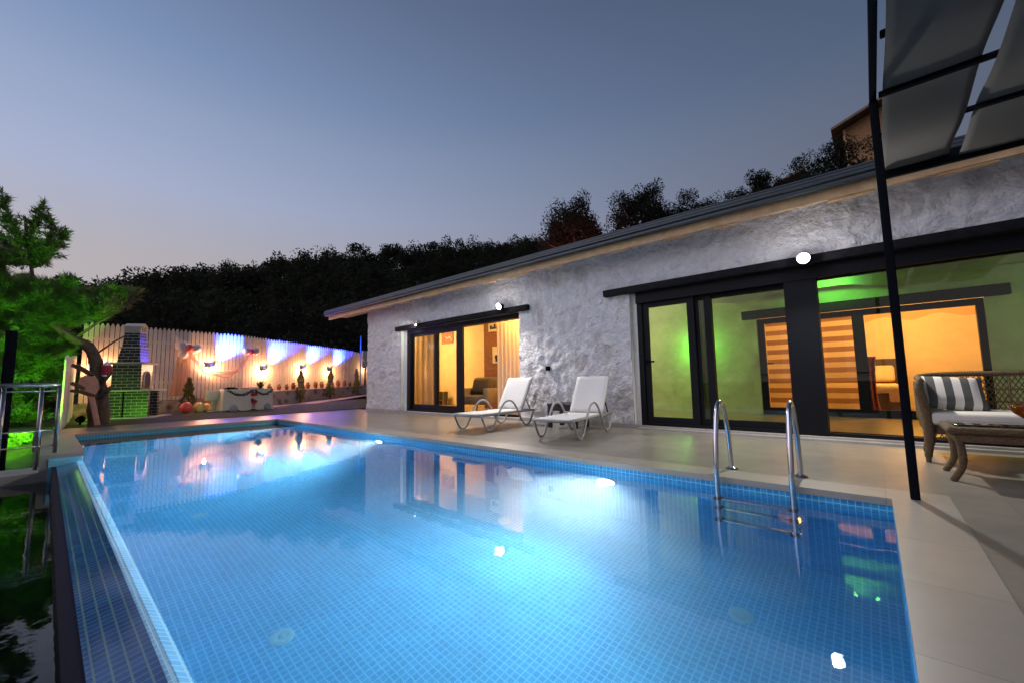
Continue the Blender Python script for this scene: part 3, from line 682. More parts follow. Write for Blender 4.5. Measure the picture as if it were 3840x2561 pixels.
MB().box((-1.2, -.02, .03), (1.3, .02, .055)).build('rail', M['white_paint'], t)
for x in (-.5, -.22, .18, .46): MB().ball((x, 0, .0), .022, 1, 10).build('bulb', M['lamp_green'], t)
# lamps that light the rooms
lamp('living_room_light', 'POINT', (-11.5, 7.6, 2.3), 290, (1, .55, .15), size=.15)
lamp('living_room_light', 'POINT', (-6.2, 7.75, 2.35), 165, (1, .55, .15), size=.15)
lamp('bedroom_light', 'POINT', (.6, 11.4, 2.35), 190, (1, .5, .11), size=.15)
lamp('bedroom_light', 'POINT', (-1.5, 11.6, 2.3), 60, (1, .5, .11), size=.15)
lamp('green_light', 'SPOT', (-.45, 9.3, 2.55), 38, (.16, 1, .08), (.0, .7, -.12), .04, 140, 1)
lamp('glazed_room_light', 'POINT', (3.6, 8.6, 2.1), 45, (.5, 1, .3), size=.2)
lamp('green_wall_light', 'POINT', (-3.02, 9.72, 1.5), 24, (.12, 1, .04), size=.03)
lamp('glazed_room_light', 'POINT', (-4.7, 8.2, 2.2), 100, (.85, .92, .36), size=.2)

# ------------------------------------------------------------------ loungers
def lounger(label, loc, rz):
    t = thing('sun_lounger', label, 'sun lounger', loc, rz, 'white sling sun loungers')
    for sx_ in (-1, 1):
        x = sx_ * .31
        path = spline([(x, -.22, .27), (x, -.16, .15), (x, -.08, .04), (x, 0, .018), (x, .09, .05), (x, .2, .2), (x, .31, .36), (x, .42, .46), (x, .55, .49), (x, .68, .45), (x, .8, .32), (x, .92, .15), (x, 1.03, .035), (x, 1.12, .018), (x, 1.22, .06), (x, 1.32, .2), (x, 1.36, .27)], 4)
        MB().tube(path, .017, 10).build('leg_tube', M['grey_plastic'], t)
        a = MB(); a.tube([(x * .93, -.28, .275), (x * .93, 1.42, .275)], .022, 8); a.build('side_rail', M['grey_plastic'], t)
        a = MB(); a.tube([(x * .9, .98, .29), (x * .9, 1.36, .88)], .019, 8); a.build('back_rail', M['grey_plastic'], t)
        MB().tube([(x * .85, 1.14, .53), (x * .85, 1.3, .285)], .011, 6).build('back_strut', M['black'], t)
    for y in (-.28, .95, 1.42): MB().tube([(-.29, y, .275), (.29, y, .275)], .018, 8).build('cross_rail', M['grey_plastic'], t)
    MB().tube([(-.28, 1.36, .88), (.28, 1.36, .88)], .019, 8).build('cross_rail', M['grey_plastic'], t)
    def sheet(p0, p1, sag):
        q = MB(); n = 10; vs = []
        for i in range(n + 1):
            for k in range(9):
                u2 = i / n; v = k / 8
                c = Vector(p0).lerp(Vector(p1), u2); dn = -sag * math.sin(math.pi * v) * math.sin(math.pi * min(1, u2 * 1.0))
                vs.append((-.29 + .58 * v, c.y, c.z + dn))
        q.add(vs, [(i * 9 + k, i * 9 + k + 1, (i + 1) * 9 + k + 1, (i + 1) * 9 + k) for i in range(n) for k in range(8)], True); return q
    s_ = sheet((0, -.3, .30), (0, .97, .30), .012).build('seat', M['sling'], t); s_.modifiers.new('solid', 'SOLIDIFY').thickness = .012
    s_ = sheet((0, .98, .305), (0, 1.36, .895), .012).build('backrest', M['sling'], t); s_.modifiers.new('solid', 'SOLIDIFY').thickness = .012
    return t
L1 = lounger('white sling sun lounger nearer the left door, before the black side table', (-5.26, 5.0, .004), R(5))
L2 = copy_tree(L1); L2.location = (-3.47, 4.98, .004); L2.rotation_euler = (0, 0, R(9))
L2['label'] = 'white sling sun lounger nearest the wide glass doors, right of the black side table'
t = thing('side_table', 'low black rattan side table between the two sun loungers', 'side table', (-4.22, 6.32, .002), R(4))
MB().rbox((-.3, -.25, .38), (.3, .25, .43), .012).build('table_top', M['rattan_black'], t)
a = MB(); a.rbox((-.29, -.24, .3), (.29, -.2, .379), .008); a.rbox((-.29, .2, .3), (.29, .24, .379), .008); a.rbox((-.29, -.2, .3), (-.25, .2, .379), .006); a.rbox((.25, -.2, .3), (.29, .2, .379), .006); a.build('apron', M['rattan_black'], t)
for sx_ in (-1, 1):
    for sy_ in (-1, 1): MB().rbox((sx_ * .26 - .035, sy_ * .21 - .035, 0), (sx_ * .26 + .035, sy_ * .21 + .035, .379), .008).build('leg', M['rattan_black'], t)

# ------------------------------------------------------------------ pool ladder
t = thing('pool_ladder', 'chrome pool ladder with two curved handrails', 'pool ladder', (-.79, YR, 0))
for sx_ in (-1, 1):
    x = sx_ * .265
    path = spline([(x, .38, .0), (x, .36, .2), (x, .31, .42), (x, .22, .58), (x, .12, .63), (x, .03, .57), (x, -.04, .4), (x, -.09, .15), (x, -.1, -.1), (x, -.1, -.5), (x, -.1, -.86)], 5)
    MB().tube(path, .021, 12).build('handrail', M['chrome'], t)
    MB().lathe([(.022, .024), (.03, .02), (.05, .012), (.056, .005)], (x, .38, 0), 16).build('flange', M['chrome'], t)
for z in (-.3, -.55, -.82):
    a = MB(); a.rbox((-.25, -.135, z - .012), (.25, -.065, z + .012), .008); a.build('step', M['chrome'], t)
    for sx_ in (-1, 1): MB().rbox((sx_ * .262 - .028, -.145, z - .028), (sx_ * .262 + .028, -.06, z + .028), .01).build('step_clamp', M['black'], t)

# ------------------------------------------------------------------ pergola and shade cloths
PX, PY, PZ = .15, 3.94, 2.86
t = thing('pergola', 'black steel pergola with a slim post at the pool corner', 'pergola', (0, 0, 0))
q = MB(); q.rbox((PX - .025, PY - .025, .004), (PX + .025, PY + .025, PZ), .006); q.build('post', M['black'], t)
q = MB(); q.rbox((PX - .02, .3, PZ), (PX + .02, PY + .025, PZ + .05), .006); q.build('beam', M['black'], t)
q = MB(); q.rbox((3.4, .3, PZ), (3.46, 6.2, PZ + .06), .006); q.build('beam', M['black'], t)
q = MB(); q.rbox((3.4, PY - .03, .004), (3.46, PY + .03, PZ), .006); q.build('post', M['black'], t)
for y in (1.9, 3.19, 3.9, 4.6, 5.5):
    q = MB(); q.rbox((PX + .032, y - .025, PZ - .0 if y != 5.5 else PZ - .05), (3.4, y + .025, PZ + .03 if y != 5.5 else PZ + .08), .005); q.build('crossbar', M['black'], t)
bars = [1.9, 3.19, 3.9, 4.6]
def sail(x0, x1, first_above, label):
    q = MB(); n = 120; k = 10; vs = []
    for i in range(n + 1):
        y = .6 + (5.47 - .6) * i / n
        # woven over and under the bars
        z = 0; up = first_above
        sgn = math.cos(math.pi * (y - 3.19) / .705) if y > 2.4 else math.cos(math.pi * (y - 3.19) / 1.29)
        z = .024 * (sgn if first_above else -sgn)
        for jx in range(k + 1):
            v = jx / k; x = x0 + (x1 - x0) * v
            z2 = z - .006 * math.sin(math.pi * v) + .005 * noise.noise((x * 3, y * 1.5, x0))
            vs.append((x, y, PZ + .015 + z2))
    q.add(vs, [(i * (k + 1) + a, i * (k + 1) + a + 1, (i + 1) * (k + 1) + a + 1, (i + 1) * (k + 1) + a) for i in range(n) for a in range(k)], True)
    o = q.build('shade_cloth', M['sail'], fix=False); o.modifiers.new('solid', 'SOLIDIFY').thickness = .004
    return tag(o, label, 'shade cloth', 'grey cloth strips woven through the pergola')
sail(PX + .055, .685, False, 'grey shade cloth strip next to the outer pergola beam, top right of the photo')
sail(.745, 1.3, True, 'second grey shade cloth strip from the pergola post, right of the sky gap')
sail(1.36, 1.92, False, 'third grey shade cloth strip from the pergola post, mostly out of view')

# ------------------------------------------------------------------ wicker sofa, table, bowl
t = thing('wicker_sofa', 'brown wicker sofa with open lattice back by the glass doors', 'sofa', (0, 0, 0))
x0, x1 = .34, 2.3
top = spline([(x0, 5.64, .78), (x0 - .005, 5.8, .80), (x0, 6.05, .81), (x0 + .04, 6.28, .82), (x0 + .18, 6.41, .835), (x0 + .45, 6.44, .84), (1.3, 6.45, .84), (x1, 6.45, .84)], 6)
MB().tube(top, .026, 10).build('top_rail', M['wicker'], t)
q = MB()
nl = 52
def lat(p_, q_): q.tube([p_, q_], .0045, 4, cap=False)
for i in range(-10, nl):
    xa = x0 + .14 + i * .04
    for sg in (1, -1):
        a = Vector((xa, 6.44, .46)); b = Vector((xa + .38 * .55, 6.44, .84)) if sg > 0 else None
        if sg < 0: a = Vector((xa + .38 * .55, 6.444, .46)); b = Vector((xa, 6.444, .84))
        # clip to the panel
        lo, hi = x0 + .1, x1
        if min(a.x, b.x) < lo or max(a.x, b.x) > hi: continue
        lat(a, b)
for z in (.55, .68): q.tube([(x0 + .05, 6.44, z), (x1, 6.44, z)], .007, 6)
for xv in (1.02, 1.65): q.tube([(xv, 6.44, .3), (xv, 6.44, .84)], .009, 6)
q.build('back_lattice', M['wicker'], t)
q = MB()
for i in range(0, 46):
    xa = x0 + .1 + i * .04
    q.tube([(xa, 6.43, .14), (xa + .09, 6.43, .32)], .0045, 4, cap=False); q.tube([(xa + .09, 6.433, .14), (xa, 6.433, .32)], .0045, 4, cap=False)
q.tube([(x0 + .05, 6.43, .14), (x1, 6.43, .14)], .012, 8); q.build('lower_lattice', M['wicker'], t)
# woven arm with rolled front
q = MB(); q.rbox((x0 - .018, 5.66, .36), (x0 + .018, 6.4, .77), .012); q.build('arm', M['wicker'], t)
q = MB(); q.tube(spline([(x0, 5.64, .79), (x0 - .02, 5.62, .72), (x0 + .0, 5.64, .58), (x0 + .02, 5.65, .4), (x0 + .02, 5.66, .2), (x0 + .0, 5.67, .06), (x0, 5.67, .0)], 4), [.027] * 5 + [.038] * 8 + [.042] * 4 + [.03] * 4 + [.02] * 4, 10); q.build('leg', M['wicker'], t)
for lx, ly in [(x0 + .03, 6.38), (x1, 5.67), (x1, 6.38)]:
    MB().tube(spline([(lx, ly, .36), (lx + .03, ly + .01, .2), (lx, ly + .03, 0)], 4), [.035] * 4 + [.03] * 4 + [.02], 8).build('leg', M['wicker'], t)
q = MB(); q.rbox((x0, 5.66, .27), (x1, 6.42, .36), .02); q.build('seat_frame', M['wicker'], t)
q = MB(); q.rbox((x0 + .04, 5.62, .36), (x1 - .04, 6.36, .475), .03); q.build('seat_cushion', M['cushion'], t)
# striped cushion
bm_ = MB(); vs = []; n = 12
for sd in (1, -1):
    for i in range(n + 1):
        for k in range(n + 1):
            u2 = i / n * 2 - 1; v = k / n * 2 - 1
            pin = 1 - .07 * (1 - abs(u2)) * 0 - .05 * (1 - u2 * u2) * abs(v) ** 3 * 0
            xx = .25 * u2 * (1 - .06 * (1 - v * v)); zz = .2 * v * (1 - .06 * (1 - u2 * u2))
            th = .085 * ((1 - u2 ** 4) * (1 - v ** 4)) ** .55
            vs.append((xx, sd * th, zz))
fs = []
for sd in range(2):
    o_ = sd * (n + 1) ** 2
    for i in range(n):
        for k in range(n): fs.append((o_ + i * (n + 1) + k, o_ + i * (n + 1) + k + 1, o_ + (i + 1) * (n + 1) + k + 1, o_ + (i + 1) * (n + 1) + k))
bm_.add(vs, fs, True); o = bm_.build('cushion', M['stripe'])
o.location = (.58, 6.14, .645); o.rotation_euler = (R(-32), R(4), R(9)); tag(o, 'grey and white striped cushion leaning in the sofa corner', 'cushion')
# table
t = thing('coffee_table', 'brown wicker coffee table with curved legs before the sofa', 'coffee table', (0, 0, 0))
tx0, tx1, ty0, ty1 = .40, 1.5, 4.74, 5.32
q = MB(); q.rbox((tx0, ty0, .37), (tx1, ty1, .43), .028, seg=3); q.build('table_top', M['wicker'], t)
q = MB(); q.rbox((tx0 + .05, ty0 + .04, .43 + .001), (tx1 - .03, ty1 - .04, .437), .003); q.build('glass_top', M['glass'], t)
q = MB(); q.rbox((tx0 + .06, ty0 + .03, .31), (tx1 - .03, ty0 + .06, .37), .006); q.rbox((tx0 + .06, ty1 - .06, .31), (tx1 - .03, ty1 - .03, .37), .006); q.rbox((tx0 + .04, ty0 + .06, .31), (tx0 + .07, ty1 - .06, .37), .006); q.build('apron', M['wicker'], t)
for lx, ly in [(tx0 + .06, ty0 + .06), (tx0 + .06, ty1 - .06), (tx1 - .06, ty0 + .06), (tx1 - .06, ty1 - .06)]:
    sx_ = -1 if lx < 1 else 1
    MB().tube(spline([(lx, ly, .37), (lx - sx_ * .015, ly, .25), (lx - sx_ * .01, ly, .12), (lx + sx_ * .05, ly, .0)], 5), [.026] * 5 + [.025] * 5 + [.023] * 5 + [.02], 10).build('leg', M['wicker'], t)
t = thing('glass_bowl', 'amber glass bowl on the wicker coffee table', 'bowl', (.95, 4.95, .4375))
MB().lathe([(.001, .012), (.05, .0), (.055, .004), (.05, .02), (.11, .05), (.165, .1), (.19, .15), (.195, .165), (.19, .165), (.16, .11), (.1, .06), (.001, .03)], n=28).build('bowl', M['amber'], t)

# ------------------------------------------------------------------ railing and pole at the trough
t = thing('steel_railing', 'polished steel railing round the catch trough at the left', 'railing', (0, 0, 0))
q = MB(); q.tube([(-8.3, .14, .9), (-8.35, -.95, .9)], .026, 12); q.build('top_rail', M['steel_dull'], t)
q = MB(); q.tube([(-8.35, -.95, .9), (3.4, -.98, .9)], .026, 12); q.build('top_rail', M['steel_dull'], t)
for z in (.82, .3, .1):
    q = MB(); q.tube([(-8.3, .12, z), (-8.35, -.95, z), (3.4, -.98, z)], .009, 8); q.build('lower_rail', M['steel_dull'], t)
for x, y, zb in [(-8.3, .13, -.04), (-8.32, -.03, -.2), (-8.33, -.35, -.2), (-8.35, -.95, -.2), (-7.1, -.96, -.2), (-5.9, -.96, -.2), (-4.7, -.96, -.2), (-3.5, -.96, -.2), (-2.3, -.97, -.2), (-1.1, -.97, -.2), (.1, -.97, -.2), (1.3, -.97, -.2), (2.5, -.98, -.2)]:
    MB().tube([(x, y, zb), (x, y, .88)], .021, 12).build('post', M['steel_dull'], t)
q = MB(); q.rbox((-9.28, -.42, -1.4), (-9.16, -.31, 1.68), .01); q.rbox((-9.3, -.44, -1.42), (-9.14, -.29, -1.3), .01)
tag(q.build('pole', M['black']), 'square black pole behind the steel railing at the left edge', 'pole')

# ------------------------------------------------------------------ fences
FP = [(-16.9, .62), (-17.0, 4.64), (-18.3, 9.03), (-18.9, 10.53), (-20.2, 13.5)]
FT = [2.74, 2.64, 2.40, 2.29, 2.2]
FB = [.42, .44, .5, .55, .6]
def pickets(mb, a, b, ta, tb, ba, bb, w_=.092, gap=.016, th=.024, jit=.012):
    a = Vector(a); b = Vector(b); L = (b - a).length; n = int(L / (w_ + gap)); dr = (b - a) / L; nr = Vector((dr.y, -dr.x))
    for i in range(n):
        s0 = i * L / n + gap / 2; s1 = (i + 1) * L / n - gap / 2
        f = (s0 + s1) / 2 / L; tz = ta + (tb - ta) * f + random.uniform(-jit, jit); bz = ba + (bb - ba) * f
        off = random.uniform(0, .006)
        P = lambda s, z, o2: (a.x + dr.x * s + nr.x * (o2 + off), a.y + dr.y * s + nr.y * (o2 + off), z)
        sm_ = (s0 + s1) / 2; pk = .085
        pr = [(s0, bz), (s1, bz), (s1, tz - pk), (sm_ + .012, tz), (sm_ - .012, tz), (s0, tz - pk)]
        k = len(pr); vs = [P(s_, z_, 0) for s_, z_ in pr] + [P(s_, z_, th) for s_, z_ in pr]
        mb.add(vs, [tuple(range(k)), tuple(range(k, 2 * k))] + [(i2, (i2 + 1) % k, k + (i2 + 1) % k, k + i2) for i2 in range(k)])
t = thing('picket_fence', 'tall white pointed picket fence along the far end of the garden', 'fence', (0, 0, 0))
q = MB(); rl = MB()
for i in range(len(FP) - 1):
    pickets(q, FP[i], FP[i + 1], FT[i], FT[i + 1], FB[i], FB[i + 1])
    for h in (.25, .8):
        za = FB[i] + (FT[i] - FB[i]) * h; zb = FB[i + 1] + (FT[i + 1] - FB[i + 1]) * h
        rl.tube([(FP[i][0] - .05, FP[i][1], za), (FP[i + 1][0] - .05, FP[i + 1][1], zb)], .03, 6)
q.build('pickets', M['picket'], t); rl.build('rail', M['picket'], t)
q = MB(); pickets(q, (-12.4, .22), (-16.6, .5), 1.5, 1.72, .0, .02, .15, .015, .025, .03)
tag(q.build('board_fence', M['picket']), 'lower fence of rough pale boards left of the tree trunk', 'fence')
# stone wall under and before the fence
def thick_path(mb, pts, zs0, zs1, th):
    n = len(pts); L_, R_ = [], []
    for i, p_ in enumerate(pts):
        a = Vector(pts[max(0, i - 1)]); b = Vector(pts[min(n - 1, i + 1)]); dr = (b - a).normalized(); nr = Vector((dr.y, -dr.x)) * th / 2
        L_.append(Vector(p_) - nr); R_.append(Vector(p_) + nr)
    vs = []; fs = []
    for i in range(n): vs += [(*L_[i], zs0[i]), (*R_[i], zs0[i]), (*R_[i], zs1[i]), (*L_[i], zs1[i])]
    for i in range(n - 1):
        for k in range(4): fs.append((4 * i + k, 4 * i + (k + 1) % 4, 4 * i + 4 + (k + 1) % 4, 4 * i + 4 + k))
    fs += [(0, 1, 2, 3), (4 * n - 4, 4 * n - 3, 4 * n - 2, 4 * n - 1)]; mb.add(vs, fs)
q = MB(); thick_path(q, [(-16.9, .3), (-16.98, 4.64), (-18.28, 9.03), (-18.88, 10.53), (-20.2, 13.5)], [-.1] * 5, [.4, .42, .48, .53, .58], .26)
tag(q.build('fence_footing', M['rubble']), 'low rubble stone wall carrying the picket fence', 'garden wall')
q = MB(); thick_path(q, [(-16.72, 5.1), (-16.95, 5.9), (-17.5, 7.74), (-18.0, 9.4), (-18.9, 12)], [.0, .0, .1, .15, .2], [.58, .6, .65, .71, .75], .3)
pw = tag(q.build('planter_wall', M['rubble']), 'low rubble stone planter wall carrying small flower pots', 'garden wall')
q = MB(); thick_path(q, [(-16.75, 5.1), (-16.97, 5.9), (-17.52, 7.74), (-18.02, 9.4), (-18.92, 12)], [.581, .601, .651, .711, .751], [.61, .63, .68, .74, .78], .36)
q.build('cap', M['mortar_pale'], pw)

# fence lamps: warm downlight with a blue uplight beside it
FL = [(-16.9, 1.0, 1.45, .9, 'warm fence lamp half hidden behind the pine trunk, leftmost of the row'), (-16.93, 3.58, 1.50, 1.5, 'warm fence lamp with a blue spot under the pink swag, brightest of the row'), (-17.16, 5.3, 1.42, 1.1, 'second warm and blue fence lamp, above the right end of the party table'),
      (-17.64, 6.9, 1.5, 1.05, 'third warm and blue fence lamp, above the first shrub by the pots'), (-18.02, 8.2, 1.45, .8, 'fourth warm and blue fence lamp, above the middle shrub by the pots'), (-18.75, 10.25, 1.62, .3, 'faint warm fence lamp farthest along the fence by the house corner')]
for k, (x, y, z, e, lb) in enumerate(FL):
    dr = (Vector((-1.3, 4.39)) if k > 1 else Vector((-.1, 4)))
    dr = dr.normalized(); nr = Vector((dr.y, -dr.x))
    if nr.x < 0: nr = -nr
    t = thing('fence_lamp', lb, 'fence lamp', (x + nr.x * .04, y + nr.y * .04, z), math.atan2(dr.y, dr.x), 'lamps along the picket fence')
    MB().rbox((-.05, -.05, -.05), (.05, .0, .06), .01).build('housing', M['black'], t)
    MB().lathe([(.001, -.055), (.035, -.052), (.04, -.045)], (.0, -.03, 0), 12).build('warm_lens', M['lamp_warm'], t)
    MB().lathe([(.001, .068), (.03, .066), (.035, .06)], (.1, -.03, 0), 12).build('blue_lens', M['lamp_blue'], t)
    MB().rbox((.06, -.05, .0), (.14, .0, .06), .008).build('blue_housing', M['black'], t)
    lamp('warm_beam', 'POINT', (x + nr.x * .2, y + nr.y * .2, z - .07), 62 * e, (1, .45, .19), size=.03)
    if 0 < k < 5:
        lamp('blue_beam', 'SPOT', (x + nr.x * .13 + dr.x * .26, y + nr.y * .13 + dr.y * .26, z + .1), 6000 * e, (.02, .05, 1), Vector((dr.x * .55 - nr.x * .12, dr.y * .55 - nr.y * .12, 1)), .02, 74, 1)
# general warm wash on the garden
# ------------------------------------------------------------------ barbecue
t = thing('barbecue', 'dark brick garden barbecue with pale counter and tapering chimney', 'barbecue', (-15.5, 1.55, .02), R(-30))
# local +x is the brick flank seen from the pool, +y the mouth side
q = MB(); q.box((-.32, -.62, 0), (.30, -.02, .72)); base_ = q.build('base', M['brick'], t)
def bricks(lo, hi, name, par):
    """box whose faces each carry the brick pattern"""
    q = MB(); q.box(lo, hi); o = q.build(name, M['brick_' + name] if ('brick_' + name) in M else M['brick'], par); return o
def brick3():
    """glazed brick whose courses follow whichever face they lie on"""
    m, nt, out = newmat('glazed_brick_any_face')
    tc = nt.nodes.new('ShaderNodeTexCoord'); sx = nt.nodes.new('ShaderNodeSeparateXYZ'); nt.links.new(tc.outputs['Object'], sx.inputs[0])
    ad = nt.nodes.new('ShaderNodeMath'); ad.operation = 'ADD'; nt.links.new(sx.outputs[0], ad.inputs[0]); nt.links.new(sx.outputs[1], ad.inputs[1])
    cx = nt.nodes.new('ShaderNodeCombineXYZ'); nt.links.new(ad.outputs[0], cx.inputs[0]); nt.links.new(sx.outputs[2], cx.inputs[1])
    br = nt.nodes.new('ShaderNodeTexBrick'); br.offset = .5; nt.links.new(cx.outputs[0], br.inputs['Vector'])
    for k_, v_ in [('Scale', 1), ('Brick Width', .24), ('Row Height', .084), ('Mortar Size', .0065), ('Mortar Smooth', .1), ('Bias', 0)]: br.inputs[k_].default_value = v_
    br.inputs['Color1'].default_value = (.018, .026, .024, 1); br.inputs['Color2'].default_value = (.03, .036, .034, 1); br.inputs['Mortar'].default_value = (.42, .41, .39, 1)
    b = nt.nodes.new('ShaderNodeBsdfPrincipled'); b.inputs['Roughness'].default_value = .4; nt.links.new(br.outputs[0], b.inputs['Base Color'])
    bp = nt.nodes.new('ShaderNodeBump'); bp.inputs['Strength'].default_value = .5; bp.inputs['Distance'].default_value = .006; bp.invert = True
    nt.links.new(br.outputs['Fac'], bp.inputs['Height']); nt.links.new(bp.outputs[0], b.inputs['Normal']); nt.links.new(b.outputs[0], out.inputs[0]); return m
M['brick3'] = brick3()
base_.data.materials.clear(); base_.data.materials.append(M['brick3'])
q = MB(); q.box((-.32, .02, .0), (-.2, .55, .72)); q.box((.2, .02, .0), (.3, .55, .72)); q.box((-.2, .02, 0), (.2, .06, .72)); q.build('pillar', M['brick3'], t)
q = MB(); q.box((-.2, .06, 0), (.2, .1, .715)); q.build('alcove', M['mortar_pale'], t)
q = MB(); q.rbox((-.42, -.72, .722), (.42, .68, .77), .008); q.build('counter', M['mortar_pale'], t)
# firebox with an arched mouth
q = MB(); q.box((-.30, -.28, .77), (.30, .36, 1.46)); q.build('firebox', M['brick3'], t)
arch = [(-.15, .80), (.15, .80), (.15, 1.1)] + [(.15 * math.cos(math.pi * k / 10), 1.1 + .15 * math.sin(math.pi * k / 10)) for k in range(1, 10)] + [(-.15, 1.1)]
q = MB(); q.prism(arch, 1, .355, .363); q.build('mouth', M['mouth_black'], t)  # flat near-black panel on the solid firebox stands for the opening
q = MB(); q.tube([(-.165, .365, .8), (-.165, .365, 1.1)] + [(.165 * math.cos(math.pi - math.pi * k / 10), .365, 1.1 + .165 * math.sin(math.pi * k / 10)) for k in range(1, 10)] + [(.165, .365, 1.1), (.165, .365, .8)], .02, 6); q.build('arch_trim', M['mortar_pale'], t)
q = MB(); q.rbox((-.38, -.36, 1.46), (.38, .44, 1.51), .008); q.build('mantel', M['mortar_pale'], t)
def taper(a0, a1, b0, b1, z0, z1):
    q = MB(); q.add([(-a0, -b0 + .04, z0), (a0, -b0 + .04, z0), (a0, b0 + .04, z0), (-a0, b0 + .04, z0), (-a1, -b1 + .04, z1), (a1, -b1 + .04, z1), (a1, b1 + .04, z1), (-a1, b1 + .04, z1)],
                  [(0, 3, 2, 1), (4, 5, 6, 7), (0, 1, 5, 4), (1, 2, 6, 5), (2, 3, 7, 6), (3, 0, 4, 7)]); return q
taper(.24, .2, .26, .21, 1.51, 1.90).build('hood', M['brick3'], t)
q = MB(); q.rbox((-.23, -.2, 1.90), (.23, .28, 1.935), .006); q.build('band', M['mortar_pale'], t)
taper(.185, .165, .195, .17, 1.935, 2.32).build('chimney', M['brick3'], t)
q = MB(); q.box((-.17, -.14, 2.32), (.17, .22, 2.36)); q.box((-.17, -.14, 2.36), (-.12, .22, 2.5)); q.box((.12, -.14, 2.36), (.17, .22, 2.5)); q.box((-.03, -.14, 2.36), (.03, .22, 2.5))
q.prism([(-.2, 2.5), (.2, 2.5), (0, 2.6)], 1, -.17, .25); q.build('chimney_cap', M['mortar_pale'], t)
q = MB(); q.rbox((-.5, -.75, -.05), (.6, .8, .035), .01); q.build('plinth', M['mortar_pale'], t)

# ------------------------------------------------------------------ decorations
def balloon(x, y, z, r, mt, label, grp):
    q = MB(); q.lathe([(max(1e-4, r * math.sin(math.pi * i / 12) * (1 - .06 * math.cos(math.pi * i / 12) * -1)), -r * 1.12 * math.cos(math.pi * i / 12)) for i in range(13)], n=18)
    q.lathe([(.004, -r * 1.12 - .02), (.016, -r * 1.12 - .03), (.005, -r * 1.12)], n=8)
    o = q.build('balloon', M[mt]); o.location = (x, y, z); tag(o, label, 'balloon', grp); return o
gA = 'balloon cluster left of the first fence lamp'; gB = 'balloon cluster at the right end of the swag'
balloon(-16.74, 2.82, 2.12, .15, 'ball_white', 'upper left pale balloon of the cluster at the left end of the swag', gA).rotation_euler = (R(40), 0, 0)
balloon(-16.66, 3.02, 2.08, .11, 'ball_red', 'red balloon in the middle of the left cluster on the fence', gA)
balloon(-16.74, 3.2, 2.07, .14, 'ball_white', 'right pale balloon of the cluster at the left end of the swag', gA).rotation_euler = (R(-70), 0, 0)
balloon(-16.72, 2.88, 1.9, .14, 'ball_white', 'lowest pale balloon of the cluster at the left end of the swag', gA)
balloon(-16.78, 4.68, 2.06, .12, 'ball_white', 'left white balloon of the cluster at the right end of the swag', gB)
balloon(-16.72, 4.83, 2.04, .1, 'ball_pink', 'magenta balloon between two white ones at the right end of the swag', gB)
balloon(-16.8, 4.98, 2.06, .12, 'ball_white', 'right white balloon of the cluster at the right end of the swag', gB)
gC = 'balloons lying on the lawn'
balloon(-15.95, 2.9, .2, .16, 'ball_red', 'coral balloon on the lawn beside the leftmost shrub', gC)
balloon(-16.05, 3.24, .18, .15, 'ball_yellow', 'yellow balloon on the lawn right of the coral one', gC)
balloon(-16.35, 3.5, .17, .11, 'ball_yellow', 'small yellow balloon by the white side stand', gC)
balloon(-15.4, 4.0, .12, .11, 'ball_blue', 'blue grey balloon at the left front corner of the party table', gC)
balloon(-15.4, 4.98, .12, .11, 'ball_blue', 'blue grey balloon at the right front corner of the party table', gC)
# swag of tulle
def ribbon(pts, w0, n, mt, name, label, cat):
    q = MB(); vs = []; sp = spline(pts, 8); k = 6
    for i, p_ in enumerate(sp):
        for a in range(k + 1):
            v = a / k - .5
            vs.append((p_.x + .05 * math.sin(a * 2.1 + i * .3), p_.y, p_.z + v * w0 * (1 + .2 * math.sin(i * .5))))
    q.add(vs, [(i * (k + 1) + a, i * (k + 1) + a + 1, (i + 1) * (k + 1) + a + 1, (i + 1) * (k + 1) + a) for i in range(len(sp) - 1) for a in range(k)], True)
    return tag(q.build(name, mt, fix=False), label, cat)
ribbon([(-16.72, 3.0, 1.98), (-16.74, 3.2, 1.7), (-16.76, 3.5, 1.38), (-16.77, 3.87, 1.25), (-16.78, 4.25, 1.26), (-16.8, 4.52, 1.5), (-16.82, 4.82, 1.98)], .2, 0, M['tulle'], 'swag', 'pink tulle swag between the two balloon clusters on the fence', 'swag')
curtain(-16.78, -16.78, 0, 0, 1, 1, 0, M['tulle'], 'x').name = 'tmp'
bpy.data.objects.remove(bpy.data.objects['tmp'])
q = MB(); vs = []
for i in range(25):
    for a in range(11):
        v = a / 10; t_ = i / 24
        vs.append((-16.8 + .04 * math.sin(t_ * 20), 2.62 + .3 * t_ + (.05 + .25 * (t_ - .3)) * (1 - v) + .15 * v, .55 + 1.35 * v))
q.add(vs, [(i * 11 + a, i * 11 + a + 1, (i + 1) * 11 + a + 1, (i + 1) * 11 + a) for i in range(24) for a in range(10)], True)
tag(q.build('drape', fabric('peach_tulle', (.75, .45, .3), .5, .4), fix=False), 'sheer peach drape hanging below the left balloon cluster', 'drape')
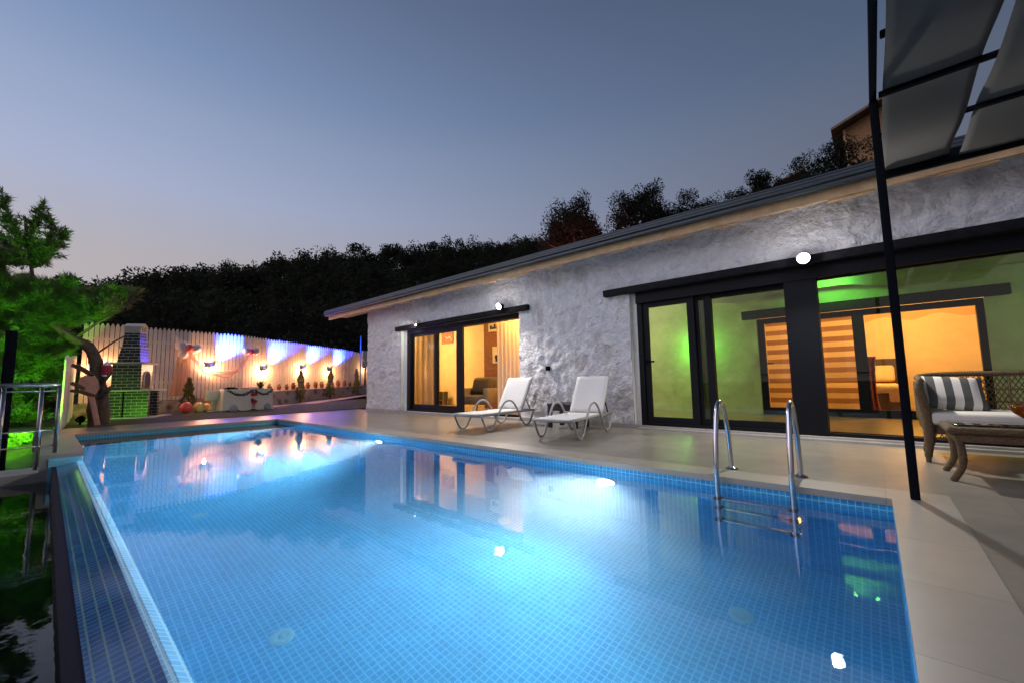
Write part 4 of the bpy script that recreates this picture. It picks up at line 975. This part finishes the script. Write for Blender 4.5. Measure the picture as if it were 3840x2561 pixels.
# party table with cloth
t = thing('party_table', 'party table hidden under a draped white cloth', 'table', (-15.75, 4.45, .02))
MB().box((-.28, -.66, .68), (.28, .66, .71)).build('table_top', M['wood'], t)
for sx_ in (-1, 1):
    for sy_ in (-1, 1): MB().tube([(sx_ * .24, sy_ * .6, .68), (sx_ * .24, sy_ * .6, 0)], .02, 8).build('leg', M['black'], t)
q = MB(); vs = []; n = 96; k = 10
for i in range(n):
    an = 2 * math.pi * i / n
    ca, sa = math.cos(an), math.sin(an)
    f = 1 / max(abs(ca) / .3, abs(sa) / .7)
    bx, by = ca * f, sa * f
    for a in range(k + 1):
        v = a / k; fl = 1 + .09 * v + .05 * v * math.sin(an * 16) + .04 * v * math.sin(an * 7 + 1)
        vs.append((bx * fl, by * (1 + .05 * v + .03 * v * math.sin(an * 9)), .717 - .69 * v * (1 - .05 * math.sin(an * 5) * (v > .9))))
fs = [(i * (k + 1) + a, i * (k + 1) + a + 1, ((i + 1) % n) * (k + 1) + a + 1, ((i + 1) % n) * (k + 1) + a) for i in range(n) for a in range(k)]
fs.append(tuple(i * (k + 1) for i in range(n)))
q.add(vs, fs, True); o = q.build('tablecloth', M['cloth']); o.location = (-15.75, 4.45, .02); tag(o, 'white tablecloth draped to the lawn over the party table', 'tablecloth')
q = MB()
for (ya, yb) in [(3.85, 4.55), (4.6, 5.14)]:
    sp = [(-15.42, ya + (yb - ya) * i / 24, .7 - .16 * math.sin(math.pi * i / 24)) for i in range(25)]
    for p_ in sp:
        for kk in range(5):
            c = Vector(p_) + Vector((random.uniform(-.01, .02), random.uniform(-.03, .03), random.uniform(-.03, .03)))
            dv = Vector((random.uniform(-.3, .6), random.uniform(-1, 1), random.uniform(-1, 1))).normalized() * .035; ev = dv.orthogonal().normalized() * .014
            q.add([c - dv, c + ev, c + dv, c - ev], [(0, 1, 2, 3)])
    q.tube(sp, .008, 6)
tag(q.build('garland', M['garland'], fix=False), 'leafy garland in two loops on the front of the tablecloth', 'garland')
for z, lb in [(.58, 'upper red flower bunch on the front of the tablecloth'), (.34, 'lower red flower bunch with ribbon tails on the tablecloth')]:
    q = MB()
    for kk in range(9): q.ball((random.uniform(-.02, .02), random.uniform(-.07, .07), random.uniform(-.06, .06)), random.uniform(.03, .045), 1, 8)
    if z < .5:
        for kk in range(3): q.tube(spline([(0, .0, -.05), (.01, -.03 + kk * .02, -.14), (.02, -.07 + kk * .03, -.24)], 4), .006, 5)
    o = q.build('flower_bunch', M['red']); o.location = (-15.38, 4.58, z); tag(o, lb, 'flowers', 'red flower bunches')
t = thing('tray', 'dark tray on the left of the party table', 'tray', (-15.75, 4.0, .739))
MB().lathe([(.001, .0), (.17, .0), (.2, .035), (.21, .035), (.18, -.002)], n=24).build('dish', M['black'], t); MB().rbox((-.1, -.1, .006), (.1, .1, .06), .02).build('lid', M['black'], t)
for y, lb in [(4.4, 'small dark plate in the middle of the party table'), (4.85, 'dark plate under the potted plant on the party table')]:
    o = MB().lathe([(.001, .0), (.09, .0), (.12, .02), (.125, .02), (.1, -.003), (.001, -.003)], n=20).build('plate', M['black']); o.location = (-15.75, y, .743); tag(o, lb, 'plate', 'plates on the party table')
o = MB().rbox((-.08, -.13, 0), (.08, .13, .05), .02).build('cake', M['cloth']); o.location = (-15.7, 4.62, .739); tag(o, 'low pale cake beside the plates on the party table', 'cake')
t = thing('side_stand', 'white box topped stand left of the party table', 'stand', (-16.1, 3.62, .03))
MB().rbox((-.16, -.22, .36), (.16, .2, .68), .01).build('box', M['white_paint'], t); MB().rbox((-.05, -.05, 0), (.05, .05, .36), .01).build('pedestal', M['white_paint'], t); MB().rbox((-.15, -.15, -.01), (.15, .15, .03), .01).build('foot', M['white_paint'], t)

# ------------------------------------------------------------------ plants
def leafblob(mb, c, rad, n, size, squash=1.0, hollow=.35):
    c = Vector(c)
    for _ in range(n):
        d_ = Vector((random.gauss(0, 1), random.gauss(0, 1), random.gauss(0, 1))).normalized()
        p_ = c + Vector((d_.x * rad, d_.y * rad, d_.z * rad * squash)) * (random.random() ** hollow)
        a = Vector((random.uniform(-1, 1), random.uniform(-1, 1), random.uniform(-1, 1))).normalized() * size * random.uniform(.6, 1.3)
        b = a.orthogonal().normalized() * size * random.uniform(.3, .55)
        mb.v += [tuple(p_ - a), tuple(p_ + b), tuple(p_ + a), tuple(p_ - b)]
        o_ = len(mb.v) - 4; mb.f.append((o_, o_ + 1, o_ + 2, o_ + 3)); mb.sm.append(False)
def shrub(x, y, z, h, r, label, n=900):
    t = thing('thuja_shrub', label, 'shrub', (x, y, z), 0, 'narrow conifer shrubs along the fence')
    MB().tube([(0, 0, 0), (.02, .0, h * .5), (0, .01, h * .85)], [.025, .018, .008], 7).build('trunk', M['bark'], t)
    q = MB()
    for _ in range(n):
        v = random.random() ** .8; rr = r * (1 - v) ** .6 * (.5 + .5 * random.random()) * (1 + .3 * math.sin(v * 17 + x)); an = random.uniform(0, 6.283)
        p_ = Vector((rr * math.cos(an), rr * math.sin(an), h * (.06 + .94 * v)))
        a = Vector((math.cos(an) * .5, math.sin(an) * .5, random.uniform(.3, 1))).normalized() * random.uniform(.04, .09); b = a.orthogonal().normalized() * .014
        q.add([p_ - a * .3, p_ + b, p_ + a, p_ - b], [(0, 1, 2, 3)])
    q.build('crown', M['thuja'], t, fix=False)
shrub(-16.3, 3.0, .05, 1.05, .2, 'narrow conifer shrub beside the coral balloon, leftmost of the row')
shrub(-16.85, 6.6, .14, 1.25, .19, 'narrow conifer shrub right of the party table, first by the flower pots')
shrub(-17.24, 7.95, .24, 1.22, .18, 'narrow conifer shrub in the middle of the flower pot row')
shrub(-17.66, 9.33, .33, 1.15, .14, 'narrow conifer shrub nearest the house corner')
def spiky(t, h, n, mt):
    q = MB()
    for k in range(n):
        an = random.uniform(0, 6.283); e = random.uniform(.2, 1.1); L = h * random.uniform(.6, 1.1)
        tip = Vector((math.cos(an) * math.sin(e), math.sin(an) * math.sin(e), math.cos(e))) * L; sd = Vector((-math.sin(an), math.cos(an), 0)) * .02
        q.add([(0, 0, 0), tip * .5 + sd, tip, tip * .5 - sd], [(0, 1, 2, 3)])
    q.build('leaves', mt, t, fix=False)
t = thing('potted_plant', 'spiky green plant in a dark pot on the party table', 'plant', (-15.8, 4.87, .744))
MB().lathe([(.001, 0), (.05, 0), (.065, .09), (.07, .1), (.05, .09), (.001, .085)], n=14).build('pot', M['black'], t)
tt = t; spiky(tt, .34, 46, M['thuja'])
pots = [(-16.87, 5.5), (-16.95, 5.85), (-17.03, 6.15), (-17.1, 6.42), (-17.3, 7.05), (-17.4, 7.4), (-17.5, 7.7), (-17.6, 8.05), (-17.72, 8.5), (-17.83, 8.85), (-17.92, 9.15), (-18.08, 9.6)]
pp = None
ords = ['leftmost terracotta pot on the planter wall', 'second terracotta pot from the left on the planter wall', 'third terracotta pot from the left, before the first shrub', 'fourth terracotta pot from the left on the planter wall',
        'fifth terracotta pot from the left, past the first shrub', 'sixth terracotta pot from the left on the planter wall', 'seventh terracotta pot from the left on the planter wall', 'eighth terracotta pot from the left, past the middle shrub',
        'ninth terracotta pot from the left on the planter wall', 'tenth terracotta pot from the left on the planter wall', 'eleventh terracotta pot from the left on the planter wall', 'twelfth terracotta pot on the planter wall, nearest the house']
for i, (x, y) in enumerate(pots):
    z = .61 + (y - 5.1) / 6.9 * .17
    if pp is None:
        pp = thing('flower_pot', ords[0], 'flower pot', (x, y, z + .012), 0, 'terracotta pots on the planter wall')
        MB().lathe([(.001, 0), (.055, 0), (.08, .13), (.088, .135), (.088, .16), (.07, .16), (.06, .14), (.001, .14)], n=14).build('pot', M['terracotta'], pp)
        q = MB(); leafblob(q, (0, 0, .2), .07, 60, .03); q.build('leaves', M['thuja'], pp, fix=False)
    else:
        c = copy_tree(pp); c.location = (x, y, z + .012); s_ = random.uniform(.8, 1.15); c.scale = (s_,) * 3; c['label'] = ords[i]

# the pine by the pool with lit needles
def tuft(mb, p_, d_, L, n, wd):
    p_ = Vector(p_); d_ = Vector(d_).normalized()
    for _ in range(n):
        r3 = Vector((random.gauss(0, 1), random.gauss(0, 1), random.gauss(0, 1))).normalized()
        v = (d_ * .75 + r3 * .85).normalized() * L * random.uniform(.6, 1.1); sd = v.orthogonal().normalized() * wd
        b0 = p_ - d_ * random.uniform(0, .12)
        mb.v += [tuple(b0 - sd), tuple(b0 + sd), tuple(b0 + v)]; o_ = len(mb.v) - 3; mb.f.append((o_, o_ + 1, o_ + 2)); mb.sm.append(False)
def limb(bark, need, a, b, r0, depth, dens, L=.2, n=11, wd=.013, sag=.1, tw=5):
    a = Vector(a); b = Vector(b); k = 6; pts = []
    for i in range(k + 1):
        t_ = i / k; p_ = a.lerp(b, t_) + Vector((random.uniform(-1, 1), random.uniform(-1, 1), random.uniform(-.6, .6))) * (b - a).length * .04 * (0 < i) + Vector((0, 0, -sag * math.sin(math.pi * t_) * (b - a).length))
        pts.append(p_)
    bark.tube(pts, [r0 * (1 - .8 * i / k) for i in range(k + 1)], 6)
    if depth > 0:
        for i in range(2, k + 1):
            for _ in range(tw):
                d_ = ((b - a).normalized() * .6 + Vector((random.gauss(0, 1), random.gauss(0, 1), random.gauss(0, .8) + .35)).normalized()).normalized()
                limb(bark, need, pts[i], pts[i] + d_ * (b - a).length * random.uniform(.2, .42), r0 * .3, depth - 1, dens, L, n, wd, 0, tw)
    if depth == 0:
        for i in range(1, k + 1):
            for _ in range(dens): tuft(need, pts[i] + Vector((random.gauss(0, .03), random.gauss(0, .03), random.gauss(0, .03))), pts[i] - pts[i - 1] + Vector((0, 0, .02)), L, n, wd)
t = thing('pine_tree', 'leaning pine with green lit needles beside the pool corner', 'tree', (-13.6, .8, 0))
O = Vector((13.6, -.8, 0))
bk = MB(); nd = MB(); dry = MB()
trunk = spline([(-13.6, .84, -.05), (-13.6, .80, .5), (-13.6, .78, 1.0), (-13.6, .74, 1.45), (-13.6, .6, 1.8), (-13.58, .33, 1.97), (-13.56, .1, 2.2), (-13.55, -.1, 2.42), (-13.5, -.28, 2.9), (-13.5, -.35, 3.4), (-13.45, -.45, 4.0), (-13.4, -.5, 4.5)], 4)
bk.tube([p_ + O for p_ in trunk], [(.165 - .135 * min(1, i / 34)) * random.uniform(.88, 1.12) for i in range(len(trunk))], 12)
bk.tube([Vector(p_) + O for p_ in spline([(-13.5, .93, -.05), (-13.52, .92, .4), (-13.55, .88, .8), (-13.58, .82, 1.2)], 3)], [.12] * 4 + [.1] * 3 + [.08] * 3, 8)
for a, b, r0 in [((-13.5, .74, 1.1), (-13.3, .36, 1.36), .06), ((-13.5, .7, .72), (-13.3, .37, .96), .05), ((-13.4, .76, .66), (-13.3, .37, .8), .045), ((-13.5, .85, .6), (-13.2, 1.0, .86), .06), ((-13.5, .85, .95), (-13.3, 1.0, 1.2), .05),
                 ((-13.6, .7, 1.6), (-13.2, 1.2, 2.08), .022), ((-13.6, .4, 2.0), (-13.2, .9, 2.5), .035)]:
    bk.tube([Vector(a) + O, (Vector(a).lerp(Vector(b), .6) + Vector((0, 0, .03))) + O, Vector(b) + O], [r0, r0 * .85, r0 * .7], 8)
def B(a, b, r0, depth=1, dens=2, **k): limb(bk, nd, Vector(a) + O, Vector((b[0] - (.6 if b[2] < 2.45 else random.uniform(-.25, .5)), b[1], b[2] + .03)) + O, r0, depth, dens, **k)
random.seed(11)
for b in [(-13.2, -.9, 2.6), (-13.0, -.7, 1.9), (-13.0, -.2, 2.9), (-13.3, .1, 3.0), (-13.7, .3, 2.9), (-13.5, -.8, 3.3), (-13.8, -.2, 2.4), (-13.2, -.5, 1.5), (-13.4, .25, 2.45), (-13.2, -.95, 1.4), (-13.1, -.3, 2.2), (-13.4, .2, 1.75), (-13.3, -.6, 2.9), (-13.2, -.35, 2.65), (-13.3, -.8, 2.2), (-13.2, -.1, 2.5), (-13.2, -.2, 1.6), (-13.1, -.65, 1.1)]:
    B((-13.56, .0, 2.3) if b[2] > 2 else (-13.57, .2, 2.05), b, .026, 1, 3)
for b in [(-13.3, -.1, 4.4), (-13.4, .02, 4.2), (-13.2, -.15, 3.8), (-13.4, -.8, 4.5), (-13.5, -.75, 4.0), (-13.4, -.4, 4.7), (-13.1, -.95, 3.7)]:
    B((-13.48, -.38, 3.5), b, .02, 1, 1, L=.15, n=12, tw=3)
for b in [(-13.5, .75, 2.9), (-13.4, .6, 2.65), (-13.6, .95, 3.05)]: B((-13.55, .25, 2.3), b, .025, 1, 2)
limb(bk, dry, Vector((-13.5, .6, 2.5)) + O, Vector((-13.3, 1.12, 3.0)) + O, .02, 1, 2)
bk.build('trunk', M['bark'], t, fix=False); nd.build('crown', M['needle'], t, fix=False); dry.build('dry_sprays', M['needle_dry'], t, fix=False)
# pines behind it on the falling slope
def bgpine(x, y, z, h, rad, label, seed, dens=2):
    random.seed(seed); t = thing('pine_tree', label, 'tree', (x, y, z), 0, 'green lit pines beyond the railing'); bk = MB(); nd = MB()
    bk.tube([(0, 0, 0), (.05, .05, h * .5), (0, 0, h)], [.14, .09, .02], 8)
    for k in range(26):
        v = .12 + .86 * k / 25; an = k * 2.4; rr = rad * (1.05 - v) ** .6 * random.uniform(.7, 1.1)
        limb(bk, nd, (0, 0, h * v), (rr * math.cos(an), rr * math.sin(an), h * v + .25), .025, 1, dens, L=.26, n=9, wd=.02, tw=2)
    bk.build('trunk', M['bark'], t, fix=False); nd.build('crown', M['needle'], t, fix=False)
bgpine(-15.6, -.75, -2.2, 5.6, 1.7, 'bright green lit pine behind the black pole', 3)
bgpine(-18.6, -.5, -2.0, 6.0, 1.9, 'green lit pine standing behind the leaning pine', 5)
bgpine(-12.2, -1.9, -2.8, 5.0, 1.5, 'nearest green lit pine at the left edge beyond the railing', 8)
random.seed(21)
for x, y, z, aim, e, lb in [(-11.7, -.85, -.25, (-.78, .15, .5), 17000, 'green floodlight in the slope under the leaning pine'), (-13.0, -1.2, -.5, (-.78, .18, .6), 9000, 'green floodlight in the slope between the background pines'), (-11.9, -.75, -.1, (-.95, .1, .3), 1500, 'low green floodlight just beyond the railing corner'), (-13.95, .58, .13, (-.9, .42, .05), 42, 'small green floodlight on the lawn between the board fence and the pine trunk')]:
    t = thing('garden_spotlight', lb, 'floodlight', (x, y, z), 0, 'green garden floodlights')
    tm = Vector(aim).to_track_quat('Z', 'Y').to_matrix().to_4x4()
    MB().lathe([(.001, -.1), (.05, -.1), (.08, .0), (.085, .02), (.075, .02)], n=16, m=tm).build('housing', M['black'], t)
    MB().lathe([(.075, .015), (.001, .018)], n=16, m=tm).build('lens', M['lamp_green'], t); MB().tube([(0, 0, -.4), (0, 0, -.06)], .02, 8).build('spike', M['black'], t)
    lamp('green_beam', 'SPOT', Vector((x, y, z)) + Vector(aim).normalized() * .06, e, (.27, 1, .04), aim, .05, 92, .9)
# small bits on the trunk
t = thing('wooden_peel', 'reddish wooden baking peel leaning on the pine trunk', 'baking peel', (-13.28, .83, .0))
tm = Matrix.Rotation(R(-8), 4, 'Y') @ Matrix.Rotation(R(11), 4, 'X')
q = MB(); q.rbox((-.015, -.05, 0), (.015, .05, .72), .008, tm); q.build('handle', M['pink_skin'], t)
q = MB(); pr = [(-.05, .68), (.05, .68), (.15, .82), (.16, 1.02), (.12, 1.14), (.0, 1.18), (-.12, 1.14), (-.16, 1.02), (-.15, .82)]
k = len(pr); q.add([tm @ Vector((-.012, a, b)) for a, b in pr] + [tm @ Vector((.012, a, b)) for a, b in pr], [tuple(range(k)), tuple(range(k, 2 * k))] + [(i, (i + 1) % k, k + (i + 1) % k, k + i) for i in range(k)]); q.build('blade', M['pink_skin'], t)
t = thing('hanging_lantern', 'small dark red lantern with pale bands on the pine trunk', 'lantern', (-13.42, .92, 1.12))
MB().lathe([(.001, 0), (.06, .0), (.1, .06), (.1, .2), (.06, .26), (.001, .26)], n=16).build('body', M['red'], t)
MB().lathe([(.062, -.012), (.075, .0), (.085, .03), (.066, .03)], n=16).build('band', M['white_paint'], t); MB().lathe([(.066, .24), (.075, .26), (.06, .3), (.02, .33), (.001, .33)], n=16).build('band', M['white_paint'], t)
# pole and board by the house corner
q = MB(); q.tube([(-18.3, 9.86, .4), (-18.3, 9.86, 3.1)], .03, 8); tag(q.build('pole', M['bluepaint']), 'thin blue pole before the fence by the house corner', 'pole')
t = thing('pale_board', 'pale blue board beside the blue pole at the house corner', 'board', (-18.4, 10.15, 1.62))
MB().box((-.02, -.16, .36), (.02, .26, .78)).build('upper_panel', M['bluebox'], t); MB().box((-.02, -.16, -.0), (.02, .26, .32)).build('lower_panel', M['bluebox'], t); MB().box((-.06, .0, -1.2), (-.022, .06, .78)).build('stake', M['black'], t)

# ------------------------------------------------------------------ wooded hillside and trees behind the house
random.seed(5)
fo = MB()
def crown(mb, x, y, z0, h, rad, n, size):
    # several overlapping clumps make an uneven crown
    nc = random.randint(6, 10)
    for _ in range(nc):
        v = random.uniform(.25, 1); an = random.uniform(0, 6.283); rr = rad * (1.15 - v) * random.uniform(.3, .95)
        leafblob(mb, (x + rr * math.cos(an), y + rr * math.sin(an), z0 + h * v - rad * .25), rad * random.uniform(.32, .55), n // nc, size, random.uniform(.7, 1.2))
for ring, (rr, npt, nl, sz) in enumerate([(60, 96, 1500, .125), (55, 70, 650, .17), (49, 56, 560, .18), (43, 46, 500, .18), (37, 40, 440, .19), (31, 34, 400, .2), (25, 28, 360, .2)]):
    for i in range(npt):
        ph = -8 + 74 * (i + random.uniform(.1, .9)) / npt; d_ = rr + random.uniform(-2, 2)
        a = R(ph); x, y = -d_ * math.cos(a), d_ * math.sin(a)
        if d_ < 34 and ph > 46: continue
        z0 = terr(x, y) - .8
        if ring == 0: h = .85 + 60 * sky_tan(ph) * random.uniform(.955, 1.03) - z0
        else: h = random.uniform(3.8, 5.4)
        crown(fo, x, y, z0, max(3, h), random.uniform(1.6, 2.6), nl, sz)
tag(fo.build('forest', M['forest'], fix=False), 'dark wooded hillside behind the fence', 'forest', kind='stuff')
def bigtree(phx, phy, d_, top, rad, h, label, n, seed, name='hill_tree'):
    random.seed(seed)
    L = math.hypot(phx, phy); x, y = phx / L * d_, phy / L * d_; zt = .85 + d_ * top; z0 = zt - h
    t = thing(name, label, 'tree', (x, y, z0), 0, 'trees on the slope behind the house'); bk = MB(); q = MB()
    bk.tube([(0, 0, -1), (.1, 0, h * .35), (0, .1, h * .7)], [.22, .16, .06], 8)
    cz = h * .62; rz_ = h * .38
    for k in range(34):
        d_ = Vector((random.gauss(0, 1), random.gauss(0, 1), random.gauss(0, 1))).normalized() * random.uniform(.45, .95)
        c = (d_.x * rad, d_.y * rad, cz + d_.z * rz_)
        if k % 2: bk.tube([(0, 0, h * .4), c], [.06, .02], 5)
        leafblob(q, c, rad * random.uniform(.2, .36), n // 16, .068, random.uniform(.8, 1.2), .55)
    for k in range(7):
        leafblob(q, (random.gauss(0, rad * .3), random.gauss(0, rad * .3), h * random.uniform(.88, 1.0)), rad * random.uniform(.12, .24), n // 28, .07, 1.3)
    leafblob(q, (0, 0, cz), rad * .7, n // 3, .14, rz_ / rad)
    bk.build('trunk', M['bark'], t, fix=False); q.build('crown', M['leaf_dark'], t, fix=False)
bigtree(-.53, .85, 24, .437, 2.25, 5.4, 'reddish lit round tree above the middle of the roof', 6200, 31)
bigtree(-.385, .923, 24, .446, 2.3, 5.6, 'tall dark tree right of the reddish tree', 6200, 32)
bigtree(-.27, .963, 25, .412, 2.4, 5.4, 'dark tree between the tall dark tree and the small roof', 5600, 33)
bigtree(-.147, .989, 24.5, .425, 1.6, 5.0, 'narrow dark tree before the small wooden roof', 4400, 34)
bigtree(-.035, .999, 25, .452, 2.3, 5.6, 'dark tree below the wooden cabin gable', 5600, 35)
lamp('red_glow', 'SPOT', (-11.0, 16.2, 4.4), 1900, (1, .22, .24), (-.4, 1, .85), .1, 70, .8)
# cabins up the slope
t = thing('wooden_cabin', 'brown timber cabin with a wide gable high on the slope', 'cabin', (2.2, 38, 0))
q = MB(); q.prism([(-2.5, 12), (2.5, 12), (2.5, 18.9), (0, 19.85), (-2.5, 18.9)], 1, 0, 7); q.build('wall', M['timber'], t)
q = MB(); q.prism([(-3.2, 18.72), (0, 19.95), (3.2, 18.72), (3.2, 18.9), (0, 20.13), (-3.2, 18.9)], 1, -.9, 7.5); q.build('roof', M['cabin_roof'], t)
q = MB(); q.box((-2.56, -.06, 12), (-2.4, -.005, 18.85)); q.build('corner_post', M['wood'], t)
t = thing('wooden_cabin', 'smaller timber roof peeping over the trees left of the cabin', 'cabin', (-2.0, 37, 0))
q = MB(); q.box((-2.2, 0, 11), (-.95, 3, 15.5)); q.build('wall', M['timber'], t)
q = MB(); q.prism([(-2.7, 15.5), (-.7, 16.15), (-.7, 16.3), (-2.7, 15.65)], 1, -.6, 3.4); q.build('roof', M['cabin_roof'], t)
